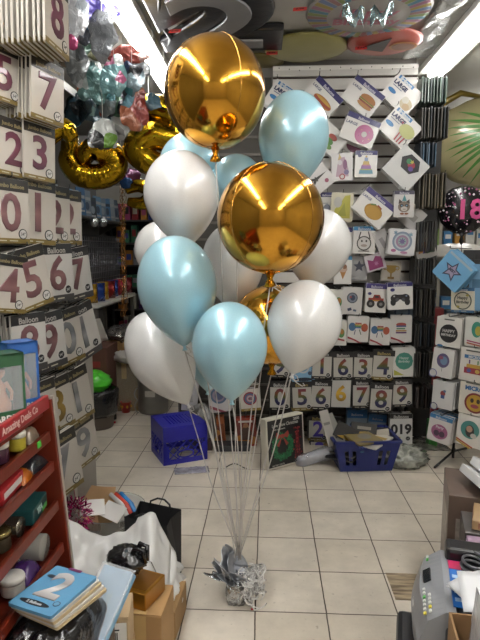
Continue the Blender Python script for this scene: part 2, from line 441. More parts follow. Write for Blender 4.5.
q.build('pinned_staples', M('#26262c', .5), slat)
dk = thing('dark_backing_panel', 'dark perforated backing panel beside the white slatted wall, behind the balloons', 'display panel', (-.38, SW, 0))
MB().box((0, .02, 1.55), (.80, .04, 3.0)).build('board', M('#37342f', .7, 0, 0, .1, 40, .1), dk)
q = MB()
for k in range(20): q.box((0, -.004, .2 + .14 * k), (.79, .008, .02))
q.build('rails', M('#5a5650', .5, .3), dk)

# ------------------------------------------------------------------ lamps
TUBE_E = 38.0
def tubemat(E):
    m = bpy.data.materials.new('lit_tube'); m.use_nodes = True
    nt = m.node_tree; nt.nodes.clear()
    o = nt.nodes.new('ShaderNodeOutputMaterial'); e = nt.nodes.new('ShaderNodeEmission')
    e.inputs['Color'].default_value = (1, .99, .97, 1); e.inputs['Strength'].default_value = E
    nt.links.new(e.outputs[0], o.inputs[0])
    return m
TM, TMF = tubemat(24.0), tubemat(50.0)  # second, brighter: unseen tubes added out of view to light the packs frontally
def fixture(label, x, ya, yb, w=.2, n=2, z=CEIL, dx=0, tm=None):
    o = thing('tube_light', label, 'ceiling light', (x, (ya + yb)/2, z), (0, 0, 0), 'fluorescent ceiling lights')
    L = yb - ya
    mb = MB().box((0, 0, -.045), (w * .95, L, .05), 0, None, .006)
    for s in (-.8, 0, .8): mb.box((0, s * L/2, -.012), (.05, .05, .024))
    mb.build('housing', M('#d8d6d0', .35, 0, .3), o)
    for k in range(n):
        xx = dx + (k - (n - 1)/2) * .066
        MB().tube([(xx, -L/2 + .04, -.11), (xx, L/2 - .04, -.11)], .016, 12).build('tube', tm or TM, o)
        for s in (-1, 1): MB().box((xx, s * (L/2 - .03), -.10), (.035, .03, .06), 0, None, .004).build('lamp_holder', M('#c8c6c0', .4), o)
    return o
fixture('long two-tube ceiling light above the number packs and hanging foil balloons', -.92, 2.9, 5.3)
fixture('unseen ceiling light extending the row above the number packs', -.92, .35, 2.75, tm=TMF)
fixture('long ceiling light beyond the right end of the slatted wall', 1.385, 2.6, 4.98, .26, 2, CEIL, .0)
fixture('unseen ceiling light extending the row over the printer', 1.385, 0, 2.4, .26, 2, CEIL, .0, TMF)
for nm, x, y in (('unseen tube light behind the camera on the number pack side', -.97, -2.3), ('unseen tube light behind the camera on the printer side', 1.46, -2.6)): fixture(nm, x, y, y + 2.3, tm=TMF)
fixture('ceiling light over the far right aisle', 2.5, 5.6, 7.6)
fixture('short ceiling light over the far left corner', -1.6, 6.9, 7.8, .2, 1)

w = bpy.data.worlds.new('world'); SC.world = w; w.use_nodes = True
w.node_tree.nodes['Background'].inputs['Color'].default_value = (.9, .95, 1, 1)
w.node_tree.nodes['Background'].inputs['Strength'].default_value = .05
vs = SC.view_settings
vs.view_transform = 'Standard'; vs.look = 'None'; vs.gamma = 1; vs.use_curve_mapping = False; vs.exposure = 0.42
# ------------------------------------------------------------------ the balloon bouquet
def pearl(col, name, metal=.28):
    m = bpy.data.materials.new(name); m.use_nodes = True
    nt = m.node_tree; b = nt.nodes['Principled BSDF']; L = nt.links.new; N = nt.nodes.new
    lw = N('ShaderNodeLayerWeight'); lw.inputs['Blend'].default_value = .35
    nz = N('ShaderNodeTexNoise'); nz.inputs['Scale'].default_value = 220; nz.inputs['Detail'].default_value = 1
    tc = N('ShaderNodeTexCoord'); L(tc.outputs['Object'], nz.inputs['Vector'])
    mr = N('ShaderNodeMapRange'); mr.inputs['To Min'].default_value = .93; mr.inputs['To Max'].default_value = 1.07; L(nz.outputs['Fac'], mr.inputs['Value'])
    h = N('ShaderNodeHueSaturation'); h.inputs['Color'].default_value = lin(col); L(mr.outputs[0], h.inputs['Value']); L(h.outputs[0], b.inputs['Base Color'])
    b.inputs['Roughness'].default_value = .33; b.inputs['Metallic'].default_value = metal
    b.inputs['Coat Weight'].default_value = .7; b.inputs['Coat Roughness'].default_value = .10
    b.inputs['Subsurface Weight'].default_value = .35; b.inputs['Subsurface Radius'].default_value = (.06, .06, .06)
    return m
BLUE, WHITE = pearl('#a3cddb', 'pearl_blue'), pearl('#dcdcdb', 'pearl_white', .10)
def gold_orb_mat():
    m = bpy.data.materials.new('gold_foil'); m.use_nodes = True
    nt = m.node_tree; b = nt.nodes['Principled BSDF']; L = nt.links.new; N = nt.nodes.new
    tc = N('ShaderNodeTexCoord'); nz = N('ShaderNodeTexNoise'); nz.inputs['Scale'].default_value = 9; nz.inputs['Detail'].default_value = 3
    L(tc.outputs['Object'], nz.inputs['Vector'])
    bp = N('ShaderNodeBump'); bp.inputs['Strength'].default_value = .05; bp.inputs['Distance'].default_value = .01; L(nz.outputs['Fac'], bp.inputs['Height']); L(bp.outputs[0], b.inputs['Normal'])
    b.inputs['Base Color'].default_value = lin('#d09838'); b.inputs['Metallic'].default_value = 1; b.inputs['Roughness'].default_value = .13
    return m
GOLD = gold_orb_mat()
GOLDC = M('#c98a22', .14, 1, 0, .6, 30, .1)
WT = Vector((-.130, 2.41, .25))                 # where all the ribbons meet
knots = []
def latex(px, py, wpx, hpx, Y, lean, mat, label, knot_col, tail=(1.9, .87), ribbon=True):
    """teardrop latex balloon; px,py = centre of its outline; lean = degrees its neck swings to the right as seen"""
    c = at(px, py, Y); k = mpp(c); r, H = wpx * k / 2, hpx * k
    up = H * .44; dn = H - up
    prof = []
    for i in range(1, 15):
        a = PI/2 * i / 14; prof.append((r * math.sin(a), up * math.cos(a)))
    for i in range(1, 22):
        s_ = i / 22; prof.append((max(r * (1 - s_ ** tail[0]) ** tail[1], .006), -dn * s_))
    prof = [(0.0005, up)] + prof + [(.005, -dn * .99), (.006, -dn * 1.0)]
    prof = [(a, z - (up - dn)/2) for a, z in prof][::-1]
    o = MB().lathe(prof, 40).build('latex_balloon', mat, None, c, (0, R(lean), YAW))
    tag(o, label, 'balloon', 'pearl latex balloons in the bouquet')
    zb = -dn - (up - dn)/2
    MB().lathe([(.001, zb - .016), (.011, zb - .014), (.009, zb - .009), (.0055, zb - .004), (.008, zb + .001), (.005, zb + .004)], 12).build('knot', mat, o)
    kn = c + Euler((0, R(lean), YAW)).to_matrix() @ Vector((0, 0, zb - .006))
    if ribbon: knots.append((kn, label))
    return o
def orb(px, py, wpx, Y, label, mat, sz=1.05, spin=20, neck=True, ribbon=True):
    c = at(px, py, Y); r = wpx * mpp(c) / 2
    def dim(d): return 1 - .02 * math.exp(-((1 - abs(d.z)) / .03))
    o = MB().ball((0, 0, 0), (r, r, r * sz), 64, 0, None, dim).build('foil_orb_balloon', mat, None, c, (0, 0, R(spin)))
    tag(o, label, 'balloon', 'gold foil orbs in the bouquet')
    for q in range(4):
        a0 = PI/2 * q
        MB().tube([(r * 1.0015 * math.sin(t) * math.cos(a0), r * 1.0015 * math.sin(t) * math.sin(a0), r * sz * 1.0015 * math.cos(t)) for t in [PI * (j + 1) / 42 for j in range(41)]], .0011, 5).build('seam', M('#e0b868', .2, 1), o)
    n = MB().lathe([(.003, -r * sz - .055), (.022, -r * sz - .05), (.016, -r * sz - .035), (.010, -r * sz - .02), (.018, -r * sz + .004)], 20, 0, None, True, lambda a, z: 1 + .22 * math.sin(7 * a + z * 90))
    n.build('neck', GOLDC, o)
    if ribbon: knots.append((c + Vector((0, 0, -r * sz - .03)), label))
    return o
G1 = orb(215, 92.5, 101, 2.43, 'large gold foil orb balloon at the very top of the bouquet', GOLD, 1.09, 34)
G2 = orb(270.5, 218.5, 107, 2.20, 'large gold foil orb balloon in the middle of the bouquet, in front of the others', GOLD, 1.03, 47)
G3 = orb(272, 325, 80, 2.66, 'gold foil orb mostly hidden behind the white and blue balloons low in the bouquet', GOLD, 1.0, 15)
latex(293, 143, 70, 100, 2.62, 4, BLUE, 'light blue balloon to the right of the topmost gold orb', '')
latex(182, 200, 75, 97, 2.50, -4, WHITE, 'white balloon left of the middle gold orb, above the blue one', '')
latex(190, 172, 62, 76, 2.85, 0, BLUE, 'light blue balloon peeking out behind the upper white balloon, under the top gold orb', '')
latex(237, 186, 52, 62, 2.66, 0, BLUE, 'small light blue balloon behind the upper edge of the middle gold orb', '')
latex(317, 250, 66, 82, 2.72, 8, WHITE, 'white balloon behind the right side of the middle gold orb', '')
latex(163, 254, 56, 66, 2.86, -4, WHITE, 'white balloon mostly hidden behind the left blue balloon', '')
latex(233, 268, 62, 88, 2.80, -2, WHITE, 'white balloon in the centre, behind the middle gold orb and two blue balloons', '')
latex(178, 292, 79, 112, 2.28, -6, BLUE, 'light blue balloon at the left of the bouquet, in front of white ones', '')
latex(303, 328, 74, 97, 2.25, 12, WHITE, 'white balloon at the right, under the middle gold orb', '')
latex(164, 360, 66, 104, 2.58, -27, WHITE, 'white balloon lowest at the left, leaning toward the blue crate', '', (1.75, .92))
latex(230, 352, 75, 101, 2.13, -2, BLUE, 'light blue balloon lowest in the middle, neck over the ribbons', '')
latex(210, 352, 52, 82, 2.84, 4, BLUE, 'light blue balloon whose lower end shows behind the lowest middle blue one', '')

wt = thing('balloon_weight', 'silver foil-wrapped balloon weight on the floor, tied with ribbons', 'balloon weight', (-.138, 2.42, 0))
SIL = M('#b9bcc0', .2, 1, 0, .9, 35, .12); SILD = M('#b4b8bf', .34, .75, 0, .6, 22, .15)
MB().lathe([(.035, 0), (.052, .004), (.055, .05), (.05, .095), (.03, .115), (.012, .125)], 28, 0, None, True, lambda a, z: 1 + .07 * math.sin(5 * a + 20 * z) + .04 * math.sin(13 * a)).build('wrapped_base', SIL, wt)
def petal(a, tiltp, L, wd, seed):
    ca, sa = math.cos(a), math.sin(a)
    def fn(u, v):
        wv = wd * (math.sin(PI * min(v * .80 + .16, 1)) ** .8) * (u - .5) * 2
        n = noise.noise(Vector((u * 3 + seed, v * 4, seed)))
        out = .012 + L * v * math.sin(tiltp) + n * .028; up = .10 + L * v * math.cos(tiltp)
        return (ca * out - sa * wv, sa * out + ca * wv, up + .02 * n)
    return fn
mb = MB()
for k, (a, tp, L, wd) in enumerate(((2.8, .30, .17, .085), (3.7, .62, .17, .085), (1.8, .25, .12, .06), (4.5, .7, .12, .07), (3.2, .9, .13, .07), (3.0, .1, .14, .08))):
    mb.grid(petal(a, tp, L, wd, k * 2.7), 10, 14, 0, None, True, .0012)
mb.build('foil_tuft', SILD, wt)
mb = MB().grid(petal(3.3, 1.25, .15, .035, 9.1), 8, 10, 0, None, True, .0012)
mb.build('foil_corner', SIL, wt)
mb = MB()
rr = random.Random(3)
for k in range(52):
    c = Vector((.06 + rr.uniform(-.035, .045), rr.uniform(-.06, .06), rr.uniform(.03, .13))); r0 = rr.uniform(.018, .045)
    A = Matrix.Rotation(rr.uniform(0, 6.3), 4, 'Z') @ Matrix.Rotation(rr.uniform(.2, 1.6), 4, 'X')
    pts = []
    for j in range(22):
        t = j / 21 * rr.uniform(3.5, 7)
        p = c + A @ Vector((r0 * math.cos(t), r0 * math.sin(t) * 1.4, .004 * t)); p.z = max(p.z, .004); pts.append(p)
    mb.tube(pts, .0026, 5)
mb.build('curled_ribbon', M('#d9d6d2', .25, 0, .6), wt)
MB().box((.075, -.068, .004), (.012, .008, .006), 0, None, .002).build('red_tag', M('#c2354a', .4), wt)
RIB = M('#b5b1ac', .3, 0, .4, 0, 10, .03)
for k, (p, lab) in enumerate(knots):
    q = WT + Vector((rr.uniform(-.012, .012), rr.uniform(-.012, .012), rr.uniform(-.05, .01)))
    side = Vector((rr.uniform(-.02, .02), rr.uniform(-.02, .02), 0))
    pts = [p.lerp(q, t) + side * math.sin(PI * t) + Vector((.003 * math.sin(9 * t + k), 0, 0)) for t in [j / 14 for j in range(15)]]
    r_ = MB().tube(pts, .0029, 5).build('balloon_ribbon', RIB)
    tag(r_, 'grey ribbon running down from the ' + ' '.join(lab.split()[:8]), 'ribbon', 'ribbons of the balloon bouquet')
# tied tails at some necks
for k in (1, 10, 11, 12):
    p, lab = knots[min(k, len(knots) - 1)]
    pts = [p + Vector((.012 * t + .02 * math.sin(3 * t), -.006 * t, -.012 * t + .012 * math.cos(4 * t))) for t in [j / 3 for j in range(10)]]
    tag(MB().tube(pts, .0022, 5).build('ribbon_tail', RIB), 'short curled ribbon end at the neck of the ' + ' '.join(lab.split()[:7]), 'ribbon', 'ribbons of the balloon bouquet')
# ------------------------------------------------------------------ picture packs on the slatted wall
PURP, NAVY, SKY, BLK = '#2f2a72', '#23306f', '#3f8fc4', '#1c1b1d'
def hd(c=PURP, t='Balloons', tc='#e8e6f0', f=.2, s=.15): return (f, c, t, tc, s)
LG = lambda z=.30, x=-.2: ('t', 'LARGE', x, z, .13, '#5a5f86', .004)
def blu(extra):   # the blue-lettered landscape pack
    return {'pic': [('r', -.18, .41, .66, .13, '#2f7fc0'), ('t', 'Balloon', -.18, .405, .17, '#e6eef4', .01), ('t', 'LARGE', -.25, .20, .19, '#26305f', .012), ('e', -.38, -.12, .17, .075, '#2f86c6'), ('r', -.3, .07, .4, .03, '#7d86a6')] + extra}
SP = {
 'dog': {'head': hd(f=.22, s=.12), 'pic': [LG(.15, -.4), ('e', .12, -.1, .42, .17, '#c98f4a'), ('e', .12, -.1, .40, .10, '#b04a2c'), ('e', .12, -.04, .36, .05, '#e0b04a')]},
 'burger': {'head': hd(f=.2, s=.12), 'pic': [LG(.16, -.4), ('e', .22, .02, .32, .17, '#b87836'), ('r', .22, -.07, .66, .06, '#5b7d35'), ('r', .22, -.12, .62, .07, '#5a2f1c'), ('r', .22, -.09, .6, .025, '#d8a93c'), ('e', .22, -.22, .31, .09, '#c48a46'), ('r', .22, -.15, .6, .03, '#a63a2c')]},
 'cream': blu([('e', .32, -.16, .24, .20, '#d8c9a0'), ('e', .22, -.06, .13, .12, '#e6e0cc'), ('e', .38, -.24, .14, .12, '#c9a870')]),
 'popcorn': blu([('p', [(.06, -.42), (.36, -.46), (.44, -.05), (0, -.05)], '#e6e2dc'), ('r', .1, -.25, .05, .36, '#b9303a', 4), ('r', .22, -.26, .05, .36, '#b9303a'), ('r', .34, -.25, .05, .36, '#b9303a', -6), ('e', .26, .05, .30, .22, '#d5d78c'), ('s', -.05, .18, .05, 5, '#c2354a')]),
 'letters': blu([('e', .35, -.2, .2, .2, '#d9cfb0')]),
 'donut': {'head': hd(f=.2, s=.1), 'pic': [('t', 'LARGE', -.38, .14, .15, '#5a5f86', .004), ('o', .2, -.1, .35, .10, '#c8649a'), ('r', .05, .02, .05, .02, '#e8d060', 30), ('r', .35, .04, .05, .02, '#7ab8d8', -30), ('r', .25, -.33, .05, .02, '#e8e6e0', 60), ('r', .02, -.2, .05, .02, '#8a3a8a', 80), ('r', .42, -.2, .05, .02, '#e8d060', 10)]},
 'pinkdonut': {'pic': [('o', .1, -.1, .34, .1, '#a8567e', '#cfc8c4')]},
 'hexagon': {'card': '#d3d3d1', 'pic': [('p', [(.02 + .34 * math.cos(R(a)), .16 + .28 * math.sin(R(a))) for a in range(0, 360, 60)], '#26252b'), ('e', .06, .16, .12, .1, '#b03048'), ('e', -.06, .2, .09, .08, '#3f8f5a'), ('e', .12, .06, .08, .07, '#6a4aa0'), ('s', .02, .24, .07, 5, '#d8c850')]},
 'redgreen': {'pic': [('e', .05, .12, .2, .12, '#b8402f'), ('e', 0, -.1, .22, .14, '#4f8f3c'), ('e', .15, -.28, .16, .1, '#6fa048')]},
 'tower': {'card': '#dad6d4', 'pic': [('p', [(-.22, -.4), (-.06, -.1), (0, .42), (.06, -.1), (.22, -.4), (.12, -.4), (0, -.2), (-.12, -.4)], '#38332f'), ('r', 0, -.08, .2, .05, '#38332f'), ('e', .28, .2, .08, .08, '#a84a6a')]},
 'unicorn': {'card': '#dcd9d8', 'pic': [('p', [(-.3, -.45), (-.22, .1), (-.12, .42), (.12, .46), (.2, .2), (.3, -.1), (.3, -.45)], '#c9a7b8'), ('p', [(-.2, .3), (-.12, .62), (-.02, .42)], '#d8b860'), ('e', -.1, .2, .10, .12, '#e6dde0'), ('e', .14, .1, .1, .24, '#8a4a78'), ('o', 0, -.45, .14, .09, '#b02c3c', '#e8e6e2'), ('e', .2, -.25, .12, .12, '#7a6a9a')]},
 'cake': {'head': hd(f=.17, s=.16), 'pic': [('s', 0, .32, .07, 5, '#d8a83a'), ('p', [(-.08, .12), (.08, .12), (.08, .28), (-.08, .28)], '#9ab0d8'), ('p', [(-.16, -.06), (.16, -.06), (.12, .12), (-.12, .12)], '#e0c070'), ('p', [(-.24, -.25), (.24, -.25), (.2, -.06), (-.2, -.06)], '#a878b8'), ('p', [(-.32, -.44), (.32, -.44), (.28, -.25), (-.28, -.25)], '#7ab0c8'), ('e', -.3, .36, .09, .07, '#2f2a72'), ('r', 0, -.06, .36, .05, '#d890a8'), ('r', 0, -.25, .5, .05, '#b8cc70')]},
 'yellow': {'card': '#cfcab0', 'pic': [('p', [(-.38, -.5), (-.32, -.1), (-.1, .1), (.1, .5), (.34, .55), (.38, -.5)], '#c9c244'), ('e', -.2, .2, .18, .24, '#d6d3cc'), ('p', [(-.2, -.4), (.1, .2), (.2, -.4)], '#a8a83a')]},
 'taco': {'head': hd('#4a3f86', f=.2, s=.1), 'pic': [('t', 'LARGE', -.45, .16, .13, '#6a6f96', .004), ('e', .06, -.13, .36, .27, '#b98a2c'), ('e', .08, -.16, .33, .23, '#cf9f3a'), ('r', -.1, .08, .2, .05, '#6a8f3a', 30), ('r', .15, .14, .2, .05, '#a8402c', -10)]},
 'cat': {'card': '#d0cdcb', 'head': hd('#4b4660', f=.14, s=.14), 'pic': [('e', 0, -.14, .3, .27, '#8f7f70'), ('p', [(-.28, 0), (-.25, .24), (-.08, .1)], '#54483f'), ('p', [(.28, 0), (.25, .24), (.08, .1)], '#54483f'), ('e', -.12, -.08, .09, .08, '#40342e'), ('e', .12, -.08, .09, .08, '#40342e'), ('e', 0, -.24, .16, .12, '#d8d0c6'), ('e', -.12, -.08, .04, .04, '#7aa8c0'), ('e', .12, -.08, .04, .04, '#7aa8c0'), ('p', [(-.12, .14), (.12, .14), (0, .46)], '#5aa0a8'), ('r', 0, -.26, .14, .02, '#3a2c28'), ('e', -.1, -.48, .1, .05, '#a86a4a'), ('e', .12, -.48, .1, .05, '#a86a4a')]},
 'plain': {'card': '#d2d0cd', 'pic': [('r', 0, 0, .6, .3, '#c2bfba')]},
 'sketch': {'head': hd(SKY, f=.16, s=.17), 'pic': [('o', 0, -.15, .33, .28, '#4a4644'), ('r', -.2, .22, .05, .3, '#4a4644', -15), ('r', .22, .22, .05, .34, '#4a4644', 15), ('e', -.1, -.05, .04, .05, '#3a3634'), ('e', .1, -.05, .04, .05, '#3a3634'), ('e', 0, -.25, .14, .06, '#b8a8a0'), ('r', 0, -.5, .5, .04, '#8a8682')]},
 'purplehead': {'head': hd(f=.18, s=.16), 'pic': [('e', 0, -.15, .2, .26, '#8a8ea0'), ('r', -.1, .15, .3, .03, '#6a6f80')]},
 'lace': {'card': '#dddcdc', 'pic': [('o', 0, .02, .38, .30, '#8fa0b8', '#ccd6dc'), ('o', 0, .02, .24, .16, '#b08aa8', '#9fc0b8'), ('s', 0, .02, .16, 8, '#7a6a9a'), ('e', -.3, -.34, .1, .06, '#c26a9a'), ('e', .1, -.4, .14, .05, '#c88ab0'), ('s', .3, .3, .1, 6, '#8fb8c8'), ('s', -.28, .34, .1, 6, '#7fa0b8')]},
 'fanned': {'card': '#b9b7b6', 'pic': [('r', 0, 0, .3, .8, '#a5a3a2', 8)]},
 'triangle': {'card': '#b8b2ac', 'pic': [('p', [(-.4, -.3), (0, .3), (.4, -.3)], '#c07a35'), ('p', [(-.2, -.35), (.1, .1), (.3, -.35)], '#5a4a8a'), ('p', [(0, -.4), (.2, -.1), (.4, -.4)], '#4f8f4a')]},
 'cone': {'head': hd('#4a9ccc', f=.14, s=.17), 'pic': [('p', [(-.2, -.05), (0, -.55), (.2, -.05)], '#c58a4a'), ('e', 0, .05, .25, .18, '#d7b7a4'), ('e', .06, .2, .16, .14, '#9a6a4a'), ('e', -.12, .12, .12, .1, '#e0dcd2')]},
 'darkstar': {'card': '#a4a3a6', 'pic': [('s', 0, .1, .38, 5, '#54566a')]},
 'magenta': {'card': '#c9c2c8', 'pic': [('p', [(-.45, -.4), (-.4, .25), (-.1, .1), (.1, .35), (.45, .2), (.4, -.4)], '#9a2a70'), ('s', .05, -.1, .16, 6, '#c070a8')]},
 'trophy': {'card': '#aaa49a', 'pic': [('p', [(-.26, .3), (-.22, 0), (-.05, -.12), (.05, -.12), (.22, 0), (.26, .3)], '#a8852f'), ('r', 0, -.22, .08, .2, '#94742a'), ('r', 0, -.36, .34, .12, '#8a6a28'), ('o', -.3, .16, .12, .08, '#a8852f', '#aaa49a'), ('o', .3, .16, .12, .08, '#a8852f', '#aaa49a')]},
 'drum': {'card': '#d5d3d0', 'pic': [('o', 0, .16, .27, .22, '#5a606c', '#8f98a8'), ('e', .02, .16, .12, .14, '#3f4a68'), ('e', -.08, .2, .06, .05, '#b04a54'), ('r', -.1, -.42, .2, .14, '#47506c', 20), ('r', .16, -.46, .16, .1, '#6a7690', -10)]},
 'truck': {'head': hd('#4a3f8a', f=.18, s=.16), 'pic': [('r', 0, -.08, .72, .16, '#b53a2c'), ('p', [(-.16, .0), (-.1, .16), (.16, .16), (.24, .0)], '#a83428'), ('r', .03, .06, .18, .09, '#2c3038'), ('r', -.05, -.12, .5, .05, '#d8a030'), ('o', -.24, -.28, .19, .08, '#2a2728', '#8a8888'), ('o', .24, -.28, .19, .08, '#2a2728', '#8a8888'), ('e', -.32, .2, .09, .07, '#3a3580')]},
 'pad': {'head': hd(f=.15, s=.15), 'pic': [('e', -.2, -.08, .18, .16, '#26262b'), ('e', .2, -.08, .18, .16, '#26262b'), ('r', 0, -.04, .44, .2, '#26262b'), ('e', -.28, -.24, .11, .14, '#26262b'), ('e', .28, -.24, .11, .14, '#26262b'), ('e', -.12, -.14, .07, .07, '#55555e'), ('e', .12, -.14, .07, .07, '#55555e'), ('e', .24, 0, .035, .035, '#8fa0c0'), ('e', -.24, 0, .035, .035, '#c9c9d0'), ('e', -.3, .26, .09, .07, '#3a3580')]},
 'bluecircle': {'card': '#4a5866', 'pic': [('o', 0, 0, .4, .3, '#2f4a68', '#6a8296')]},
 'rainballoon': {'card': '#dcdad6', 'pic': [('e', -.28, .1, .17, .2, '#4a78a8'), ('e', .30, .08, .16, .2, '#c25a3a'), ('r', 0, .28, .3, .06, '#b84a4a'), ('r', 0, .21, .34, .06, '#d0a040'), ('r', 0, .14, .3, .06, '#5a9a5a'), ('r', 0, .07, .26, .06, '#4a70b0'), ('r', .1, -.14, .04, .26, '#5a7a5a', 20), ('r', -.15, -.16, .04, .24, '#6a6a8a', -10), ('p', [(-.48, -.66), (-.48, -.36), (-.1, -.5), (.2, -.66)], '#b23440'), ('p', [(-.48, -.66), (-.48, -.46), (-.2, -.54), (.04, -.66)], '#e2ded8')]},
 'leaf': {'card': '#d8d6d0', 'pic': [('e', .1, .0, .24, .36, '#5a9a58'), ('e', .14, .1, .14, .2, '#c0803a'), ('r', 0, -.5, .7, .14, '#b83a44', -12)]},
 'flagcake': {'card': '#d9d6d2', 'pic': [('e', 0, .22, .24, .09, '#c4554a'), ('r', 0, .14, .46, .07, '#4a5a9a'), ('r', -.02, .02, .4, .06, '#5a9a6a'), ('r', 0, -.08, .5, .06, '#c8903a'), ('r', 0, -.17, .5, .07, '#7a4a8a'), ('p', [(-.48, -.66), (-.48, -.36), (-.1, -.5), (.2, -.66)], '#b23440'), ('p', [(-.48, -.66), (-.48, -.46), (-.2, -.54), (.04, -.66)], '#e2ded8')]},
 'teal': {'card': '#dad9d3', 'pic': [('p', [(.40 * math.cos(R(a)), .05 + .40 * math.sin(R(a))) for a in range(0, 360, 30)], '#4fa28e'), ('t', 'Happy', 0, .18, .16, '#d5e6dc', .004), ('t', 'Birthday', 0, .02, .15, '#d5e6dc', .004), ('p', [(-.46, -.6), (-.46, -.34), (0, -.6)], '#c9c84a')]},
 'bluedigit': {'card': '#7fb0d4', 'pic': [('o', 0, .1, .3, .22, '#d8dce2', '#7fb0d4'), ('e', 0, -.48, .4, .09, '#23344c'), ('e', .3, -.2, .09, .09, '#3a4f70')]},
 'bluehead': {'card': '#8a9aa8', 'head': hd('#3a7fc0', f=.4, s=.17), 'pic': [('r', 0, -.3, .7, .3, '#5a6a78')]},
 'roundblue': {'card': '#c9c6c8', 'pic': [('o', 0, .12, .38, .29, '#5c7a9c', '#a89ab0'), ('e', .02, .12, .2, .2, '#5a6890'), ('p', [(-.46, -.66), (-.46, -.3), (-.05, -.5), (.3, -.66)], '#b05468'), ('p', [(-.46, -.66), (-.46, -.46), (-.2, -.56), (.05, -.66)], '#d8d2d4')]},
 'ringpack': {'card': '#d8d2c8', 'head': hd('#5a4a3a', f=.14, s=.14), 'foot': (.1, '#b89a48'), 'pic': [('o', 0, -.02, .34, .27, '#b04058', '#d8a850'), ('o', 0, -.02, .27, .2, '#4f7fa8', '#5a9a68'), ('o', 0, -.02, .2, .16, '#c07098', '#d4cfd0'), ('t', '40', 0, -.02, .2, '#8a3a60', .01)]},
 'fiery': {'card': '#a83a26', 'pic': [('p', [(-.5, -.62), (-.5, .62), (.5, .62), (.5, -.62)], '#7c2a1e'), ('p', [(-.5, -.62), (-.5, -.2), (.1, -.05), (.5, -.3), (.5, -.62)], '#c07a2a'), ('e', .02, .15, .18, .26, '#b08a60'), ('p', [(-.25, .05), (0, .42), (.28, .0), (.2, -.4), (-.2, -.4)], '#4a2c20'), ('e', 0, .35, .12, .13, '#a8744c'), ('r', 0, .55, .7, .1, '#d8d2c8')]},
 'amber': {'card': '#a85a26', 'pic': [('p', [(-.5, -.62), (-.5, .62), (.5, .62), (.5, -.62)], '#94481e'), ('e', .05, .3, .2, .22, '#7c3a2a'), ('e', .0, -.1, .26, .34, '#c98a3a'), ('p', [(-.4, -.6), (-.1, .1), (.1, -.6)], '#d8b060'), ('e', .2, -.3, .15, .2, '#5a2a1c')]},
 'colour19': {'head': (.16, BLK, 'Balloons', '#e4e2de', .2), 'dsize': .62, 'digit': ('019', ink('#201f21'), .012), 'badge': '#1e1d1f', 'dz': .0},
}
SPX = dict(SP)
def dig(d, mat=RAIN, gold=False):
    s = {'card': '#232124', 'sheet': '#d9d4ca', 'head': (.2, BLK, 'Balloon', '#c2ac62' if gold else '#e4e2de', .2), 'digit': (d, mat, .013), 'badge': '#1e1d1f', 'dsize': 1.08, 'bz': .14, 'dz': -.03}
    s['foot'] = (.11, '#8f7a38' if gold else BLK)
    if not gold: s['bz'] = .16
    return s
YG = grad('goldink', [(0, '#8a6a1c'), (.5, '#c9a23a'), (1, '#b0842a')])
PURD = grad('purpleink', [(0, '#3a2f86'), (1, '#4a3aa0')])
def wall_pack(key, px, py, wp, hp, tilt, label, what, n=4, spec=None, Y=4.44, step=.016, yaw=0, jit=2.5):
    p = at(px, py, Y); k = mpp(p)
    m = min(n, 2); st = .06 * min(n, 6) / 6 / max(m, 1) + .012
    return stack(key, spec or SP[key], p, wp * k, hp * k, yaw, tilt, label, what, m, st, True, 'balloon pack', jit, 'balloon packs on the slatted wall', 0, SW - Y - st * m - .03)
W = wall_pack
W('letters', 284, 100, 34, 27, 33, 'white pack with blue lettering, tilted, half behind the upper right blue balloon', 'blue-lettered pack behind the upper right balloon', 5)
W('dog', 322, 98, 35, 27, 45, 'white hot dog pack hung by its corner in the top row', 'hot dog pack', 6)
W('burger', 363, 97, 36, 27, 38, 'white hamburger pack hung by its corner, top row', 'hamburger pack', 8)
W('cream', 402, 95, 34, 28, 42, 'blue-lettered ice cream pack, last of the top row', 'ice cream pack', 7)
W('redgreen', 330, 139, 30, 24, 42, 'white pack with red and green fruit, beside the upper right blue balloon', 'red and green fruit pack', 3)
W('donut', 360, 130, 35, 27, 22, 'white pack with a pink ring donut under the hamburger pack', 'pink donut pack', 6, Y=4.40)
W('pinkdonut', 354, 141, 28, 24, 30, 'pack with a dull pink donut peeking out below the donut pack', 'dull pink donut pack', 1, Y=4.52)
W('popcorn', 400, 128, 34, 29, 42, 'blue-lettered popcorn pack below the ice cream pack', 'popcorn pack', 7, Y=4.42)
W('hexagon', 406, 168, 34, 33, 42, 'big white pack with a dark hexagon and fruit colours, hung by its corner', 'dark hexagon pack', 6, Y=4.36)
W('tower', 318, 178, 27, 26, 50, 'white pack with a dark tower picture beside the middle gold orb', 'tower pack', 3)
W('unicorn', 342, 167, 21, 27, -2, 'unicorn pack with a pink mane, below the donut pack', 'unicorn pack', 5)
W('cake', 366, 164, 22, 26, 1, 'pack with a pastel tiered cake under a purple header', 'tiered cake pack', 6)
W('yellow', 342, 207, 22, 28, 3, 'yellow-green shape pack left of the taco pack', 'yellow-green shape pack', 4)
W('purplehead', 327, 206, 18, 27, 0, 'purple-topped pack at the edge of the gold orb, left of the yellow-green pack', 'purple-topped pack by the gold orb', 2, Y=4.5)
W('taco', 374, 208, 36, 27, 38, 'white taco pack hung by its corner in the middle of the wall', 'taco pack', 7, Y=4.38)
W('cat', 404, 204, 20, 26, 0, 'pack with a frowning brown cat in a party hat', 'party-hat cat pack', 4, Y=4.36)
W('plain', 411, 216, 24, 22, 40, 'plain white pack showing its corner behind the party-hat cat', 'plain white corner-hung pack', 3, Y=4.50)
W('sketch', 364, 240, 22, 27, 1, 'pack with a grey line-drawn hand face under a blue header', 'line-drawn face pack', 5)
W('purplehead', 343, 241, 18, 27, 0, 'purple-topped pack left of the line-drawn face pack', 'purple-topped pack beside the line-drawn face', 3)
